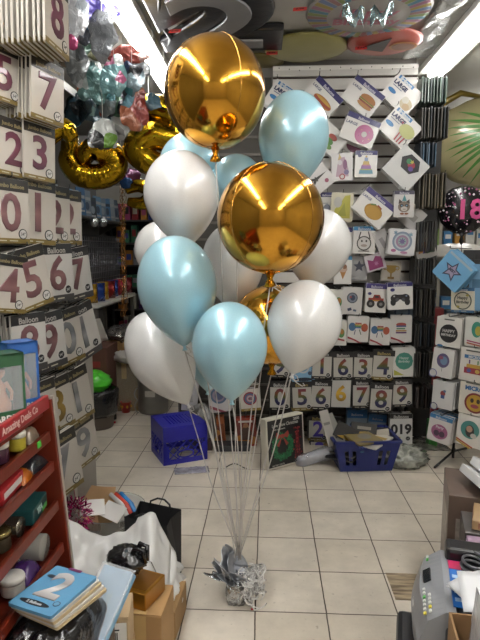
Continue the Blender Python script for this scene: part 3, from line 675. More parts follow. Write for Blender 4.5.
W('lace', 402, 242, 26, 26, 4, 'white pack with a lacy pastel round picture', 'lacy round pack', 5, Y=4.34)
W('fanned', 383, 243, 14, 27, -24, 'grey pack slanting out between the line-drawn face and the lacy round pack', 'slanting grey pack', 2, Y=4.44)
W('triangle', 424, 246, 20, 26, -20, 'pack with orange and purple triangles right of the lacy round pack', 'triangle pack', 3, Y=4.46)
W('cone', 343, 270, 17, 28, 1, 'ice cream cone pack under a blue header, beside the white balloon', 'cone pack', 4)
W('darkstar', 359, 268, 16, 24, 0, 'grey pack with a dark star', 'dark star pack', 2, Y=4.5)
W('magenta', 375, 262, 19, 17, -18, 'magenta splash pack hanging askew above the trophy', 'magenta splash pack', 2, Y=4.46)
W('trophy', 391, 271, 19, 20, 2, 'pack with a gold trophy cup', 'gold trophy pack', 3, Y=4.48)
W('leaf', 337, 302, 14, 25, 3, 'pack with green and red picture at the edge of the right white balloon', 'green and red pack', 3)
W('drum', 352, 301, 20, 27, 3, 'white pack with a grey-blue round dial picture', 'grey-blue dial pack', 4)
W('truck', 376, 298, 21, 29, 3, 'pack with a red monster truck', 'monster truck pack', 5)
W('pad', 400, 296, 25, 27, -3, 'pack with a black game controller', 'game controller pack', 4, Y=4.38)
W('bluecircle', 402, 312, 24, 20, 10, 'dark blue round pack peeking out below the game controller', 'dark blue round pack', 2, Y=4.50)
W('leaf', 340, 333, 13, 25, 0, 'leaf-coloured pack at the white balloon, left of the rainbow balloon packs', 'leaf-coloured pack', 3)
W('rainballoon', 358, 329, 21, 26, 2, 'pack with blue and orange balloons and rainbow lettering, first of two alike', 'first rainbow balloon pack', 5)
W('rainballoon', 380, 332, 20, 26, 2, 'pack with blue and orange balloons, nearer the striped cake pack', 'second rainbow balloon pack', 5)
W('flagcake', 401, 329, 21, 27, -1, 'pack with a striped colourful cake beside the rainbow balloon packs', 'striped cake pack', 4)
# number packs, upper row then lower row
W('r1', 280, 364, 22, 28, 2, 'black-topped number pack mostly hidden behind the right white balloon', 'hidden number pack', 3, dig('9'))
W('bluedigit', 303, 369, 22, 28, -3, 'light blue pack with a silver number below the right white balloon', 'light blue number pack', 3)
W('d1', 322, 365, 21, 29, 1, 'rainbow number one pack in the upper number row', 'rainbow one pack', 5, dig('1'))
W('d6', 343, 366, 21, 29, -1, 'rainbow number six pack in the upper number row', 'upper rainbow six pack', 5, dig('6'))
W('d3', 363, 366, 20, 29, 1, 'rainbow number three pack in the upper number row', 'rainbow three pack', 5, dig('3'))
W('d4', 383, 365, 22, 31, 3, 'rainbow number four pack with gold lettering', 'rainbow four pack', 5, dig('4', RAIN, True))
W('teal', 404, 362, 22, 30, -2, 'white pack with a teal scalloped birthday disc', 'teal birthday pack', 5)
W('d0', 280, 396, 22, 30, 0, 'rainbow number zero pack under the right white balloon', 'rainbow zero pack', 4, dig('0'))
W('d5', 302, 396, 21, 30, -3, 'rainbow number five pack with gold lettering', 'rainbow five pack', 5, dig('5', RAIN, True))
W('d6', 321, 395, 21, 31, 2, 'rainbow number six pack in the lower number row, beside the yellow six', 'lower rainbow six pack', 5, dig('6'))
W('y6', 341, 393, 19, 29, 1, 'white pack with a yellow-gold number six', 'yellow-gold six pack', 4, {'card': '#c9c7c3', 'digit': ('6', YG, .02), 'dsize': 1.15, 'dz': 0})
W('d7', 362, 394, 20, 30, -1, 'rainbow number seven pack in the lower number row', 'rainbow seven pack', 5, dig('7'))
W('d8', 381, 398, 23, 31, 2, 'rainbow number eight pack in the lower number row', 'rainbow eight pack', 5, dig('8'), Y=4.41)
W('d9', 402, 393, 21, 29, -3, 'rainbow number nine pack at the end of the lower number row', 'rainbow nine pack', 5, dig('9'))
W('p2', 318, 428, 20, 26, 0, 'black-topped pack with a purple number two above the blue basket', 'upper purple two pack', 3, dig('2', PURD, True), Y=4.55)
W('p2', 320, 449, 21, 24, 2, 'lower black-topped pack with a purple number two, behind the blue basket', 'lower purple two pack', 2, dig('2', PURD, True), Y=4.55)
W('bluehead', 357, 420, 20, 22, 0, 'blue-topped pack hanging just above the full blue basket', 'blue-topped pack', 3, Y=4.58)
W('bluehead', 377, 424, 18, 20, 4, 'dim blue-topped pack above the right end of the full blue basket', 'dim blue-topped pack', 2, Y=4.6)
W('n19', 401, 429, 22, 32, -2, 'white pack with large black numerals, right of the blue basket', 'large black numeral pack', 4, SP['colour19'], Y=4.46)
# left, below the balloons
W('roundblue', 219, 398, 22, 28, -6, 'pack with a round blue and pink picture under the lowest blue balloon', 'round blue and pink pack', 3)
W('ringpack', 250, 398, 20, 26, -6, 'pack with a rainbow ring and gold footer beside the ribbons', 'rainbow ring pack', 3)
W('amber', 217, 433, 15, 33, -5, 'tall amber and orange costume pack behind the ribbons', 'amber costume pack', 3, Y=4.50)
W('fiery', 246, 432, 20, 29, -3, 'red and orange pack with a dark figure, behind the ribbons', 'red and orange figure pack', 3, Y=4.48)
W('fanned', 190, 396, 16, 30, 4, 'grey pack left of the round blue and pink pack, beside the lower left white balloon', 'grey pack by the white balloon', 3, Y=4.5)
W('d8', 279, 372 - 30, 20, 26, 0, 'black-topped number pack between the gold orb and the right white balloon', 'number pack by the lowest gold orb', 2, dig('8'), Y=4.5)

# ------------------------------------------------------------------ packs seen edge-on at the end of the slatted wall
pole = thing('end_panel', 'dark panel post at the right end of the slatted wall', 'display panel', (1.20, 4.72, 0))
MB().box((.02, .0, 1.5), (.03, .12, 3.0), 0, None, .004).build('post', M('#2d2b2a', .5, .3), pole)
MB().box((.13, .10, 1.5), (.22, .02, 3.0)).build('board', M('#2c2a28', .7), pole)
def edge_stack(px0, px1, py0, py1, cols, label, n=10, Y=4.50):
    a, b = at(px0, (py0 + py1)/2, Y), at(px1, (py0 + py1)/2, Y); h = (py1 - py0) * mpp(a); d = .19
    for k in range(n):
        x = a.x + (b.x - a.x) * k / (n - 1)
        if x < 1.16: continue
        o = MB().prism(rrect(d, h * rnd.uniform(.93, 1.0), .008), -.004, .004).build('hanging_sleeve_pack', film(cols[k % len(cols)]), None, (x, Y + .005 + rnd.uniform(-.008, .008), a.z + rnd.uniform(-.006, .006)), (0, R(rnd.uniform(-2, 2)), R(90 + rnd.uniform(-3, 3))))
        tag(o, label, 'balloon pack', label)
        MB().prism(rect(0, -h * .38, d * .96, h * .12), -.0055, -.004).build('footer_strip', ink('#6a6a5c' if k % 3 else '#8a7a4a'), o)
    c = at((px0 + px1)/2, py0 - 2, Y)
    tag(MB().tube([(1.14, Y + .02, c.z), (b.x + .02, Y, c.z), (b.x + .03, Y, c.z + .02)], .003, 6).build('peg_hook', M('#3c3c3c', .35, .8)), 'wire hook along the ' + label, 'hook', 'wire hooks')
edge_stack(409, 442, 80, 106, ['#5f7468', '#46564f', '#7f9488', '#3c4a48'], 'greenish packs hanging edge-on, topmost beside the ceiling light', 13)
edge_stack(409, 444, 110, 141, ['#3c3a36', '#57524a', '#2f3438', '#4a443c'], 'dark brown packs hanging edge-on beside the popcorn pack', 12)
edge_stack(409, 432, 145, 168, ['#4f6a80', '#3b4c5c', '#6a8296', '#2f3a46'], 'bluish packs hanging edge-on beside the dark hexagon pack', 9)
edge_stack(411, 441, 175, 209, ['#5e5647', '#7a705c', '#453f35', '#6a6252'], 'khaki packs hanging edge-on beside the party-hat cat pack', 11)
edge_stack(413, 432, 222, 252, ['#302e2b', '#45423c', '#282a2c'], 'black packs hanging edge-on beside the triangle pack', 8)
edge_stack(413, 430, 258, 284, ['#33302d', '#4a4640', '#2a2826'], 'dark packs hanging edge-on below the triangle pack', 8)
edge_stack(414, 431, 288, 316, ['#2c2b29', '#413e39', '#504b44'], 'dark packs hanging edge-on beside the game controller pack', 8)
edge_stack(413, 431, 322, 346, ['#2f2d2b', '#46433e', '#39424a'], 'dark packs hanging edge-on beside the striped cake pack', 8)
edge_stack(412, 432, 350, 376, ['#2c2a28', '#3d3a36', '#565049'], 'dark packs hanging edge-on beside the teal birthday pack', 8)
edge_stack(413, 431, 384, 406, ['#3b3532', '#5a4c46', '#2f2b29'], 'dark reddish packs hanging edge-on beside the rainbow 9 pack', 8)

# ------------------------------------------------------------------ the angled wire stand on the right
ST = {
 'starpack': {'card': '#6fa8d0', 'pic': [('s', -.02, -.02, .36, 5, '#3b4058'), ('s', -.02, -.02, .26, 5, '#b7a7c0'), ('t', 'BEST', -.02, 0, .12, '#2c3048', .006), ('r', 0, .43, .96, .08, '#b8c8d4')]},
 'birthday': {'card': '#d6cfbb', 'head': hd('#3f6f98', f=.14, s=.12), 'foot': (.1, '#3f6f98'), 'pic': [('o', 0, -.03, .38, .33, '#4a5448', '#d6cfbb'), ('t', 'Happy', 0, .08, .17, '#3a3a34', .006), ('t', 'Birthday', 0, -.1, .16, '#3a3a34', .006), ('e', -.2, -.28, .07, .05, '#a89a4a'), ('e', .2, .2, .07, .05, '#a89a4a')]},
 'bluepack': {'card': '#6f98b8', 'pic': [('r', 0, .2, .7, .4, '#55809f')]},
 'blackdisc': {'card': '#dedbd4', 'pic': [('e', 0, -.06, .36, .36, '#2b2a2c'), ('t', 'HAPPY', 0, .04, .16, '#d5d2cc', .006), ('t', 'BIRTHDAY', 0, -.12, .12, '#d5d2cc', .006), ('r', 0, .48, .4, .05, '#6a6864'), ('e', -.3, -.56, .12, .05, '#3f78a8')]},
 'lime': {'card': '#d5d5ce', 'pic': [('e', 0, .1, .22, .34, '#3f9a86'), ('e', .06, .05, .13, .2, '#c9b84a'), ('r', 0, -.45, .8, .06, '#b84a78', -8), ('r', 0, -.55, .8, .06, '#c05a40', -8)]},
 'violet': {'card': '#dcdad6', 'pic': [('e', 0, .12, .30, .34, '#6a5f88'), ('e', .04, .12, .17, .2, '#7fa0c0'), ('e', -.1, .24, .1, .08, '#b0607a'), ('r', 0, -.3, .02, .2, '#6a6864'), ('o', -.4, -.55, .2, .16, '#6a6fb0', '#dcdad6')]},
 'cakered': {'card': '#dad5cd', 'pic': [('r', 0, .28, .7, .13, '#3f78b0'), ('t', 'MICRO', 0, .28, .13, '#e4e8ee', .006), ('r', 0, -.22, .66, .22, '#a83a4a'), ('r', 0, -.05, .5, .13, '#d0a84a'), ('r', -.15, .1, .05, .14, '#7a4a8a'), ('r', .15, .1, .05, .14, '#5a9a5a'), ('e', -.15, -.22, .08, .07, '#5a6ab0'), ('e', .15, -.22, .08, .07, '#e0c060'), ('r', 0, .5, .6, .05, '#6a6864')]},
 'racer': {'card': '#d3d3d2', 'pic': [('e', 0, .08, .12, .13, '#a84a4a'), ('r', .0, -.08, .18, .16, '#47609a'), ('e', .08, .2, .07, .06, '#6a86b0'), ('o', -.38, -.6, .18, .14, '#5a5a8a', '#d3d3d2')]},
 'yellowface': {'card': '#d8d3c6', 'pic': [('t', 'MICRO', 0, .36, .2, '#3a78b8', .01), ('e', .05, -.14, .36, .36, '#8a2f38'), ('e', .05, -.14, .29, .29, '#d0a83a'), ('e', -.05, -.06, .06, .08, '#3a2c28'), ('e', .16, -.06, .06, .08, '#3a2c28'), ('e', .05, -.25, .14, .07, '#a84a5a'), ('r', 0, .54, .6, .05, '#6a6864')]},
 'pinkround': {'card': '#dcd8d4', 'head': hd('#4a8fc4', f=.16, s=.14), 'pic': [('e', 0, -.12, .36, .32, '#b86a94'), ('e', -.12, -.2, .12, .13, '#5a4058'), ('e', .12, -.2, .12, .13, '#5a4058'), ('t', 'Party', 0, .06, .16, '#e8dbe2', .006)]},
 'tealround': {'card': '#dddad4', 'pic': [('e', 0, .05, .36, .36, '#4f9a94'), ('e', .0, .0, .17, .24, '#3a3434'), ('e', -.02, .08, .12, .13, '#c9a088'), ('e', .16, -.16, .12, .1, '#d8d4cc'), ('r', -.15, -.52, .7, .06, '#c8603a', -20), ('r', -.2, -.58, .6, .06, '#d8b040', -20)]},
}
SYAW = -42
SN = Vector((math.sin(R(SYAW)), -math.cos(R(SYAW)), 0))      # the way the stand faces
S0 = at(452, 400, 4.02)
stand = thing('wire_stand', 'dark wire display stand on splayed feet carrying the packs at the right edge', 'display stand', (S0.x, S0.y, 0), (0, 0, R(SYAW)))
mb = MB()
for k in range(9): mb.tube([(-.10 + .09 * k, .30, .16), (-.10 + .09 * k, .30, 1.62)], .003, 6)
for k in range(15): mb.tube([(-.10, .295, .18 + .1 * k), (.62, .295, .18 + .1 * k)], .003, 6)
mb.build('wire_grid', M('#2c2a2a', .4, .6), stand)
for x in (-.10, .62): MB().tube([(x, .305, .0), (x, .305, 1.63)], .011, 8).build('upright', M('#262525', .4, .6), stand)
for x in (-.10, .62): MB().tube([(x, -.02, .012), (x, .28, .05), (x, .305, .10), (x, .33, .05), (x, .56, .012)], .009, 8).build('foot', M('#262525', .4, .6), stand)
MB().box((.26, .335, .95), (.74, .012, 1.4)).build('back_board', M('#2a2827', .7), stand)
def stand_pack(key, px, py, wp, hp, tilt, label, what, n=6, off=0., step=.02):
    p = atp(px, py, S0 + SN * off, SN); k = mpp(p)
    return stack(key, ST[key], p, wp * k * 1.08, hp * k, SYAW, tilt, label, what, min(n, 8), .030 if n > 6 else .022, True, 'balloon pack', 1.5, 'balloon packs on the wire stand', 0, max(.295 + off - (.030 if n > 6 else .022) * min(n, 8) - .03, .03))
stand_pack('starpack', 453, 271, 30, 30, 40, 'light blue pack with a star, hung by its corner on the wire stand', 'light blue star pack', 5, .08)
stand_pack('bluepack', 480, 288, 20, 46, 0, 'plain blue pack at the edge of the frame beside the star pack', 'plain blue pack', 3, 0)
stand_pack('birthday', 463, 300, 22, 25, -2, 'cream happy birthday pack below the light blue star pack', 'cream birthday pack', 7)
stand_pack('blackdisc', 449, 332, 24, 30, 2, 'white pack with a black happy birthday disc', 'black birthday disc pack', 8)
stand_pack('lime', 477, 332, 22, 30, 0, 'pack with a teal and yellow drop at the frame edge, beside the black birthday disc', 'teal and yellow drop pack', 6)
stand_pack('violet', 443, 363, 20, 29, 5, 'white pack with a violet balloon disc', 'violet disc pack', 10)
stand_pack('cakered', 474, 365, 26, 34, 2, 'white pack with a red and gold cake under a blue band', 'red and gold cake pack', 6)
stand_pack('racer', 443, 395, 20, 28, 2, 'white pack with a tiny red and blue figure', 'tiny figure pack', 10)
stand_pack('yellowface', 474, 399, 27, 33, 2, 'white pack with a round yellow face', 'yellow face pack', 6)
stand_pack('pinkround', 440, 429, 22, 28, 6, 'white pack with a pink round picture under a blue band, lowest on the stand', 'pink round pack', 6)
stand_pack('tealround', 470, 431, 24, 32, 4, 'white pack with a teal round picture, lowest at the frame edge', 'teal round pack', 6)
# ------------------------------------------------------------------ angled display of number packs on the left
RP, RD = Vector((-1.22, 2.2, 0)), Vector((.235, .972, 0))
RN = Vector((.972, -.235, 0))
board = thing('number_pack_display', 'pale perforated display board carrying the number packs along the left aisle', 'display board', RP + RD * .5, (0, 0, math.atan2(RD.y, RD.x)))
def bx_(px): return (atp(px, 320, RP - RN * .02, RN) - (RP + RD * .5)).dot(RD)
for k, (z0, z1, pxe) in enumerate(((0, 1.32, 89), (1.32, 1.93, 70), (1.93, 3.12, 57))):
    xa, xb = -.56, bx_(pxe)
    MB().box(((xa + xb)/2, .02, (z0 + z1)/2), (xb - xa, .03, z1 - z0 - .004), 0, None, .003).build('board_section', M('#8f8b84', .6, 0, 0, .05, 40, .1), board)
MB().box((bx_(62), -.0, .66), (.03, .05, 1.30), 0, None, .004).build('upright', M('#b3afa6', .4, .4), board)
MB().box((-.56, .0, 1.5), (.035, .06, 3.0), 0, None, .004).build('upright', M('#b3afa6', .4, .4), board)
ROSE = grad('roseink', [(0, '#543538'), (.45, '#7b5859'), (.7, '#613d41'), (1, '#704c50')])
MAUVE = grad('mauveink', [(0, '#49192c'), (.5, '#612940'), (1, '#502033')])
SILV = grad('silverink', [(0, '#58595c'), (.4, '#878889'), (.65, '#616266'), (1, '#7b7b7c')])
GOLI = grad('goldnum', [(0, '#584416'), (.5, '#8f742c'), (1, '#6e561b')])
def num(d, ink_, st):
    if st == 'J': return {'card': '#cdc6bc', 'head': (.2, '#26221f', 'Jumbo Balloon', '#a8986a', .125), 'foot': (.08, '#8f7838'), 'digit': (d, ink_, .012, None), 'badge': '#f0efea', 'dsize': 1.12, 'dz': -.02, 'bz': .15}
    return {'card': '#d2cec8', 'head': (.18, '#2e2c2d', 'Balloon', '#d8d4cc', .19), 'foot': (.12, '#4a4848'), 'digit': (d, ink_, .012, None), 'badge': '#26262a', 'dsize': 1.12, 'dz': -.0, 'bz': .2}
def rack(d, px, py, hpx, tilt, ink_, st, label, what, n=3, off=.14, step=.02, yaw=66, wr=.72, jit=2):
    p = atp(px, py, RP + RN * off, RN); h = hpx * mpp(p)
    return stack('n' + d + st + ink_.name, num(d, ink_, st), p, h * wr, h, yaw, tilt, label, what, n, step, True, 'number balloon pack', jit, 'number packs on the left display', 0, max(off - step * n - .01, .01))
rack('0', 7, 16, 58, 2, MAUVE, 'J', 'mauve zero pack at the top of the left display, cut by the frame', 'topmost mauve zero pack', 2, .16)
rack('8', 56, 14, 74, 3, MAUVE, 'J', 'front one of the thick row of packs seen edge-on, top left', 'thick edge-on row', 13, .34, .021, 86)
rack('5', 3, 72, 58, 3, MAUVE, 'J', 'mauve five pack in the second row of the left display, cut by the frame', 'mauve five pack', 2)
rack('6', 20, 80, 58, 5, MAUVE, 'J', 'mauve six pack between the mauve five and seven', 'mauve six pack', 3)
rack('7', 47, 92, 60, 4, MAUVE, 'J', 'mauve seven pack hanging furthest out in the second row', 'mauve seven pack', 6, .24, .022)
rack('2', 13, 148, 56, 4, MAUVE, 'J', 'mauve two pack under shiny film in the third row', 'mauve two pack', 3)
rack('3', 39, 152, 56, 3, MAUVE, 'J', 'mauve three pack at the end of the third row', 'mauve three pack', 5, .18)
rack('0', 10, 211, 64, 1, ROSE, 'J', 'rose zero pack with gold footer, at the frame edge above the rose four', 'rose zero pack', 3)
rack('1', 37, 211, 66, 3, ROSE, 'J', 'rose one pack with gold footer', 'rose one pack', 3)
rack('2', 54, 215, 58, 2, ROSE, 'J', 'rose two pack beside the rose one pack', 'rose two pack', 2, .13)
rack('2', 67, 217, 54, 2, ROSE, 'J', 'narrow rose two pack at the end of the row with the rose one', 'end-of-row rose two pack', 3, .12)
rack('4', 9, 284, 58, 8, ROSE, 'J', 'rose four pack slanting at the frame edge', 'rose four pack', 2)
rack('5', 31, 278, 62, -13, ROSE, 'J', 'rose five pack hanging askew', 'rose five pack', 3, .16)
rack('6', 57, 273, 58, -2, ROSE, 'B', 'rose six pack with a black badge', 'rose six pack', 3)
rack('7', 77, 274, 52, -8, ROSE, 'B', 'rose seven pack at the end of its row, with a black badge', 'rose seven pack', 4, .13)
rack('8', 29, 343, 60, -1, ROSE, 'B', 'rose eight pack above the doll boxes', 'rose eight pack', 3)
rack('9', 49, 341, 58, -6, ROSE, 'B', 'rose nine pack beside the rose eight pack', 'rose nine pack', 2, .13)
rack('0', 67, 337, 56, -10, SILV, 'J', 'silver zero pack leaning, with gold footer', 'silver zero pack', 2, .12)
rack('1', 83, 332, 56, -17, SILV, 'B', 'silver one pack leaning most, at the end of its row', 'silver one pack in the leaning row', 4, .13)
rack('2', 41, 410, 58, -6, SILV, 'J', 'silver two pack above the silver seven', 'silver two pack', 2)
rack('3', 57, 405, 56, -9, GOLI, 'J', 'gold three pack between silver packs', 'gold three pack', 2, .13)
rack('1', 76, 396, 56, -12, SILV, 'J', 'silver one pack over the floor tiles, beside the gold three', 'silver one pack by the gold three', 5, .13)
rack('9', 83, 441, 52, -12, SILV, 'J', 'silver nine pack low at the end of the left display', 'silver nine pack', 2, .12)
rack('7', 62, 465, 66, -10, SILV, 'J', 'silver seven pack lowest on the left display', 'silver seven pack', 3, .17)

# ------------------------------------------------------------------ red slatted snack rack
RX = -.78
RED = M('#6c2413', .38, 0, .25, .08, 25, .14, 3); REDP = M('#94191e', .3, 0, .4, 0, 10, .05)
rk = thing('snack_rack', 'red slatted wooden snack rack with a lettered price rail', 'shelf rack', (RX + .085, 1.4, 0), (0, R(-4.2), 0))
def ry(y): return y - 1.4
YE = 1.845
MB().box((-.17, ry(YE + .012), .60), (.38, .024, 1.06), 0, None, .003).build('end_panel', RED, rk)
MB().box((-.17, ry(.8), .62), (.38, .024, 1.10), 0, None, .003).build('end_panel', RED, rk)
MB().box((-.355, ry(1.35), .62), (.012, 1.1, 1.10)).build('back_panel', M('#5a1a12', .5), rk)
MB().box((.016, ry(YE + .018), .58), (.014, .014, 1.12), 0, None, .002).build('corner_strip', M('#b9b4aa', .35, .5), rk)
shelfz = [1.115, 1.015, .905, .760, .600, .45, .30]
for k, z in enumerate(shelfz):
    MB().box((-.18, ry(1.32), z - .03), (.34, 1.03, .014)).build('shelf_board', RED, rk)
    if k: MB().box((0, ry(1.32), z - .012), (.016, 1.03, .036), 0, None, .003).build('front_slat', RED, rk)
rail = MB().box((.004, ry(1.33), 1.125), (.018, 1.03, .048), 0, None, .004).build('price_rail', REDP, rk)
mb = MB(); put_text(mb, 'Amazing Deals Co', 0, 0, 0, .033, 0, .0004)
mb.build('rail_lettering', M('#d8b8b0', .5), rail, (.0145, ry(1.62), 1.125), (0, 0, PI/2))
MB().box((.0092, ry(1.735), 1.008), (.002, .028, .022)).build('price_sticker', M('#46b43c', .5), rk)

def window_box(label, x, y, z, w, d, h, col, inner, txt, yaw=48, group='boxed dolls on the snack rack'):
    """a carton with a clear front window; w runs along the aisle, d into the rack"""
    o = thing('doll_box', label, 'toy box', (x, y, z), (0, 0, R(yaw)), group)
    cm = M(col, .4, 0, .4)
    mb = MB().box((0, d/2 - .003, h/2), (w, .006, h)).box((0, 0, .004), (w, d, .008)).box((0, 0, h - .004), (w, d, .008))
    for s in (-1, 1): mb.box((s * (w/2 - .004), 0, h/2), (.008, d, h))
    mb.box((0, -d/2 + .003, .022), (w, .006, .044)).box((0, -d/2 + .003, h - .02), (w, .006, .04))
    mb.build('carton', cm, o)
    MB().box((0, -d/2 + .002, h/2), (w * .94, .002, h * .94)).build('clear_window', clear('#e8f0f4', .22), o)
    m2 = MB(); put_text(m2, txt, 0, .022, -d/2 - .001, .026, 0, .001); m2.build('box_lettering', M('#e6e4de', .5), o)
    f = inner
    b = MB().lathe([(.001, .0), (.03, .002), (.034, .05), (.018, .09), (.02, .11), (.008, .125), (.008, .135)], 14)
    b.ball((0, 0, .155), (.02, .018, .024), 14)
    b.tube([(.02, 0, .118), (.036, -.006, .085), (.03, -.014, .06)], [.007, .006, .005], 8).tube([(-.02, 0, .118), (-.036, -.006, .085), (-.03, -.014, .06)], [.007, .006, .005], 8)
    b.build('figurine', M(f, .5), o, (0, .0, .01))
    MB().ball((0, 0, 0), (.023, .021, .022), 14).build('figurine_hair', M('#4a2c1c', .5), o, (0, .004, .176))
    return o
window_box('green and brown doll box with a clear window on the red rack', -.845, 1.655, 1.105, .13, .085, .225, '#2f5a3c', '#c9936f', 'GARDEN')
window_box('blue doll box with a clear window at the end of the red rack', -.845, 1.795, 1.105, .105, .08, .24, '#2b5fa8', '#b5707c', 'SPARK')
window_box('green and white doll box standing behind the blue one on the red rack', -.955, 1.76, 1.105, .11, .07, .26, '#2f6a4a', '#c8b8a8', 'JOLLY')
def tin(label, p, r, h, col, top, rx=0, ry_=0, name='tin', cat='tin'):
    o = thing(name, label, cat, p, (R(rx), R(ry_), 0))
    MB().lathe([(r * .96, 0), (r, .004), (r, h - .006), (r * .97, h)], 24).build('body', col, o)
    MB().lathe([(r * 1.04, h - .012), (r * 1.05, h + .001), (r * .98, h + .006), (.001, h + .006)], 24).build('lid', top, o)
    return o
def packet(label, p, d, col, rot=0, name='candy_packet', cat='candy', tilt=0, seed=1, shine=.5, group='sweets on the snack rack'):
    f = lumps(seed, .06, 3)
    mb = MB().grid(lambda u, v: ((u - .5) * d[0], (v - .5) * d[1], d[2] * (max(0, (1 - abs(2*u - 1) ** 3) * (1 - abs(2*v - 1) ** 3)) ** .6) + .004 * noise.noise(Vector((u * 6, v * 6, seed)))), 12, 12)
    mb.grid(lambda u, v: ((.5 - u) * d[0], (v - .5) * d[1], 0), 12, 12)
    o = mb.build(name, M(col, .25, .1, .6, .3, 30, .1), None, p, (R(tilt), 0, R(rot)))
    return tag(o, label, cat, group)
SZ = [z * math.cos(R(4.2)) - .008 for z in shelfz]
LEAN = [.085 - z * math.sin(R(4.2)) for z in shelfz]
tin('small yellow candy jar on the second shelf of the red rack', (RX + LEAN[1] - .045, 1.69, SZ[1]), .028, .055, M('#b8a83a', .3, 0, .5), M('#d8d4c8', .4), name='candy_jar', cat='jar')
tin('clear cup of dark sweets on the second shelf of the red rack', (RX + LEAN[1] - .055, 1.58, SZ[1]), .034, .06, M('#4a2a3a', .2, 0, .6), M('#c8c4bc', .3), name='candy_jar', cat='jar')
packet('crumpled clear snack bag beside the yellow candy jar', (RX + LEAN[1] - .05, 1.77, SZ[1]), (.07, .08, .05), '#8a7a68', 0, seed=4)
o = thing('candy_box', 'red and white candy box on the third shelf of the red rack', 'candy', (RX + LEAN[2] - .075, 1.59, SZ[2]), (0, 0, R(4)))
MB().box((0, 0, .024), (.10, .17, .048), 0, None, .003).build('body', M('#a8282c', .4, 0, .4), o); MB().box((.0505, 0, .024), (.001, .14, .02)).build('white_band', M('#ddd6d0', .4), o)
packet('orange candy packet on the third shelf beside the red candy box', (RX + LEAN[2] - .06, 1.70, SZ[2]), (.08, .10, .035), '#b8641e', 10, seed=5)
packet('black candy packet on the third shelf, nearest the end panel', (RX + LEAN[2] - .06, 1.80, SZ[2]), (.08, .11, .045), '#26262b', -8, seed=6)
o = thing('tea_box', 'dark teal carton on the fourth shelf of the red rack', 'box', (RX + LEAN[3] - .085, 1.74, SZ[3] + .0), (0, 0, R(6)))
MB().box((0, 0, .026), (.13, .15, .052), 0, None, .003).build('body', M('#1f4f50', .35, 0, .5), o); mb = MB(); put_text(mb, 'TEA', 0, 0, 0, .03, 0, .001); mb.build('lettering', M('#b9cfc9', .5), o, (.0665, -.01, .03), (0, 0, PI/2)); MB().box((.0668, .04, .014), (.001, .05, .016)).build('green_sticker', M('#5fae5a', .5), o)
tin('silver tin lying on the fourth shelf of the red rack', (RX + LEAN[3] - .02, 1.60, SZ[3] + .034), .032, .08, M('#8a8478', .2, .9), M('#a39c8e', .2, .9), 0, -90)
tin('gold-lidded tin on the fourth shelf at the frame edge', (RX + LEAN[3] - .06, 1.53, SZ[3]), .036, .055, M('#5a5040', .3, .6), M('#9a8858', .25, .9))
tin('clear plastic tub tipped over on the fifth shelf of the red rack', (RX + LEAN[4] - .02, 1.74, SZ[4] + .047), .045, .085, M('#a9a79f', .15, 0, .6, 0, 10, .03, 6, .75), M('#c9c7c0', .3), 0, -90, 'plastic_tub', 'tub')
tin('white lidded tub on the fifth shelf at the frame edge', (RX + LEAN[4] - .05, 1.56, SZ[4]), .036, .05, M('#bdb9b0', .3, 0, .5), M('#e2dfd8', .3), name='plastic_tub', cat='tub')
packet('purple sweets packet on the fifth shelf of the red rack', (RX + LEAN[4] - .05, 1.64, SZ[4]), (.08, .10, .05), '#4a2c68', 0, seed=8)
o = tag(MB().box((0, 0, .028), (.10, .15, .056), 0, None, .01).build('clear_box', M('#b9bec4', .1, 0, .7, .3, 20, .04, 6, .6), None, (RX + LEAN[5] - .06, 1.66, SZ[5])), 'clear plastic box with a silver glint on the sixth shelf of the red rack', 'box')
o = thing('lolly_pot', 'small red pot at the far end of the sixth shelf', 'pot', (RX + LEAN[5] - .05, 1.80, SZ[5]))
MB().lathe([(.022, 0), (.03, .05), (.027, .05), (.02, .004)], 18).build('pot', M('#7a2c38', .4), o)

# ------------------------------------------------------------------ left wall behind the display
LXF = -1.88
def wall_shelf(label, x, ya, yb, z, d=.3, col='#4a4744', name='wall_shelf', t=.025):
    o = thing(name, label, 'shelf', (x, (ya + yb)/2, z))
    MB().box((-d/2, 0, -t/2), (d, yb - ya, t), 0, None, .003).build('board', M(col, .5), o)
    for s in (-.42, 0, .42): MB().prism([(0, -t), (-d * .9, -t), (-d * .9, -t - .14)][::-1], -.006, .006).build('bracket', M('#55524e', .4, .5), o, (-.01, s * (yb - ya), 0))
    return o
p = atx(84, 215, LXF)
zsh = p.z - .005
wall_shelf('dark high shelf on the left wall holding a row of blue and white packs', LXF + .02, 4.3, 7.2, zsh)
cols = ['#6f9cc2', '#7a90a4', '#4f86b5', '#a8b4bc', '#5a6f84', '#86b0cc', '#b9bcbc', '#3f6f9c', '#8a98a4', '#384650']
for k in range(15):
    y = 4.42 + .185 * k; h = rnd.uniform(.22, .29)
    o = pack_at('blue%d' % (k % 10), {'card': cols[k % 10], 'pic': [('r', 0, .32, .86, .2, '#2f3f58' if k % 3 == 0 else '#d2d6d8'), ('e', 0, -.15, .26, .26, '#b9c6d0' if k % 2 else '#46607c'), ('r', 0, -.55, .7, .12, '#e0e2e2')]}, Vector((LXF - .06, y, zsh + h/2 + .002)), .165, h, 78, rnd.uniform(-3, 3), 'party_pack', lean=R(-3))
    tag(o, 'blue and white pack standing in the row on the high left shelf', 'party pack', 'blue and white packs in the row on the high left shelf')
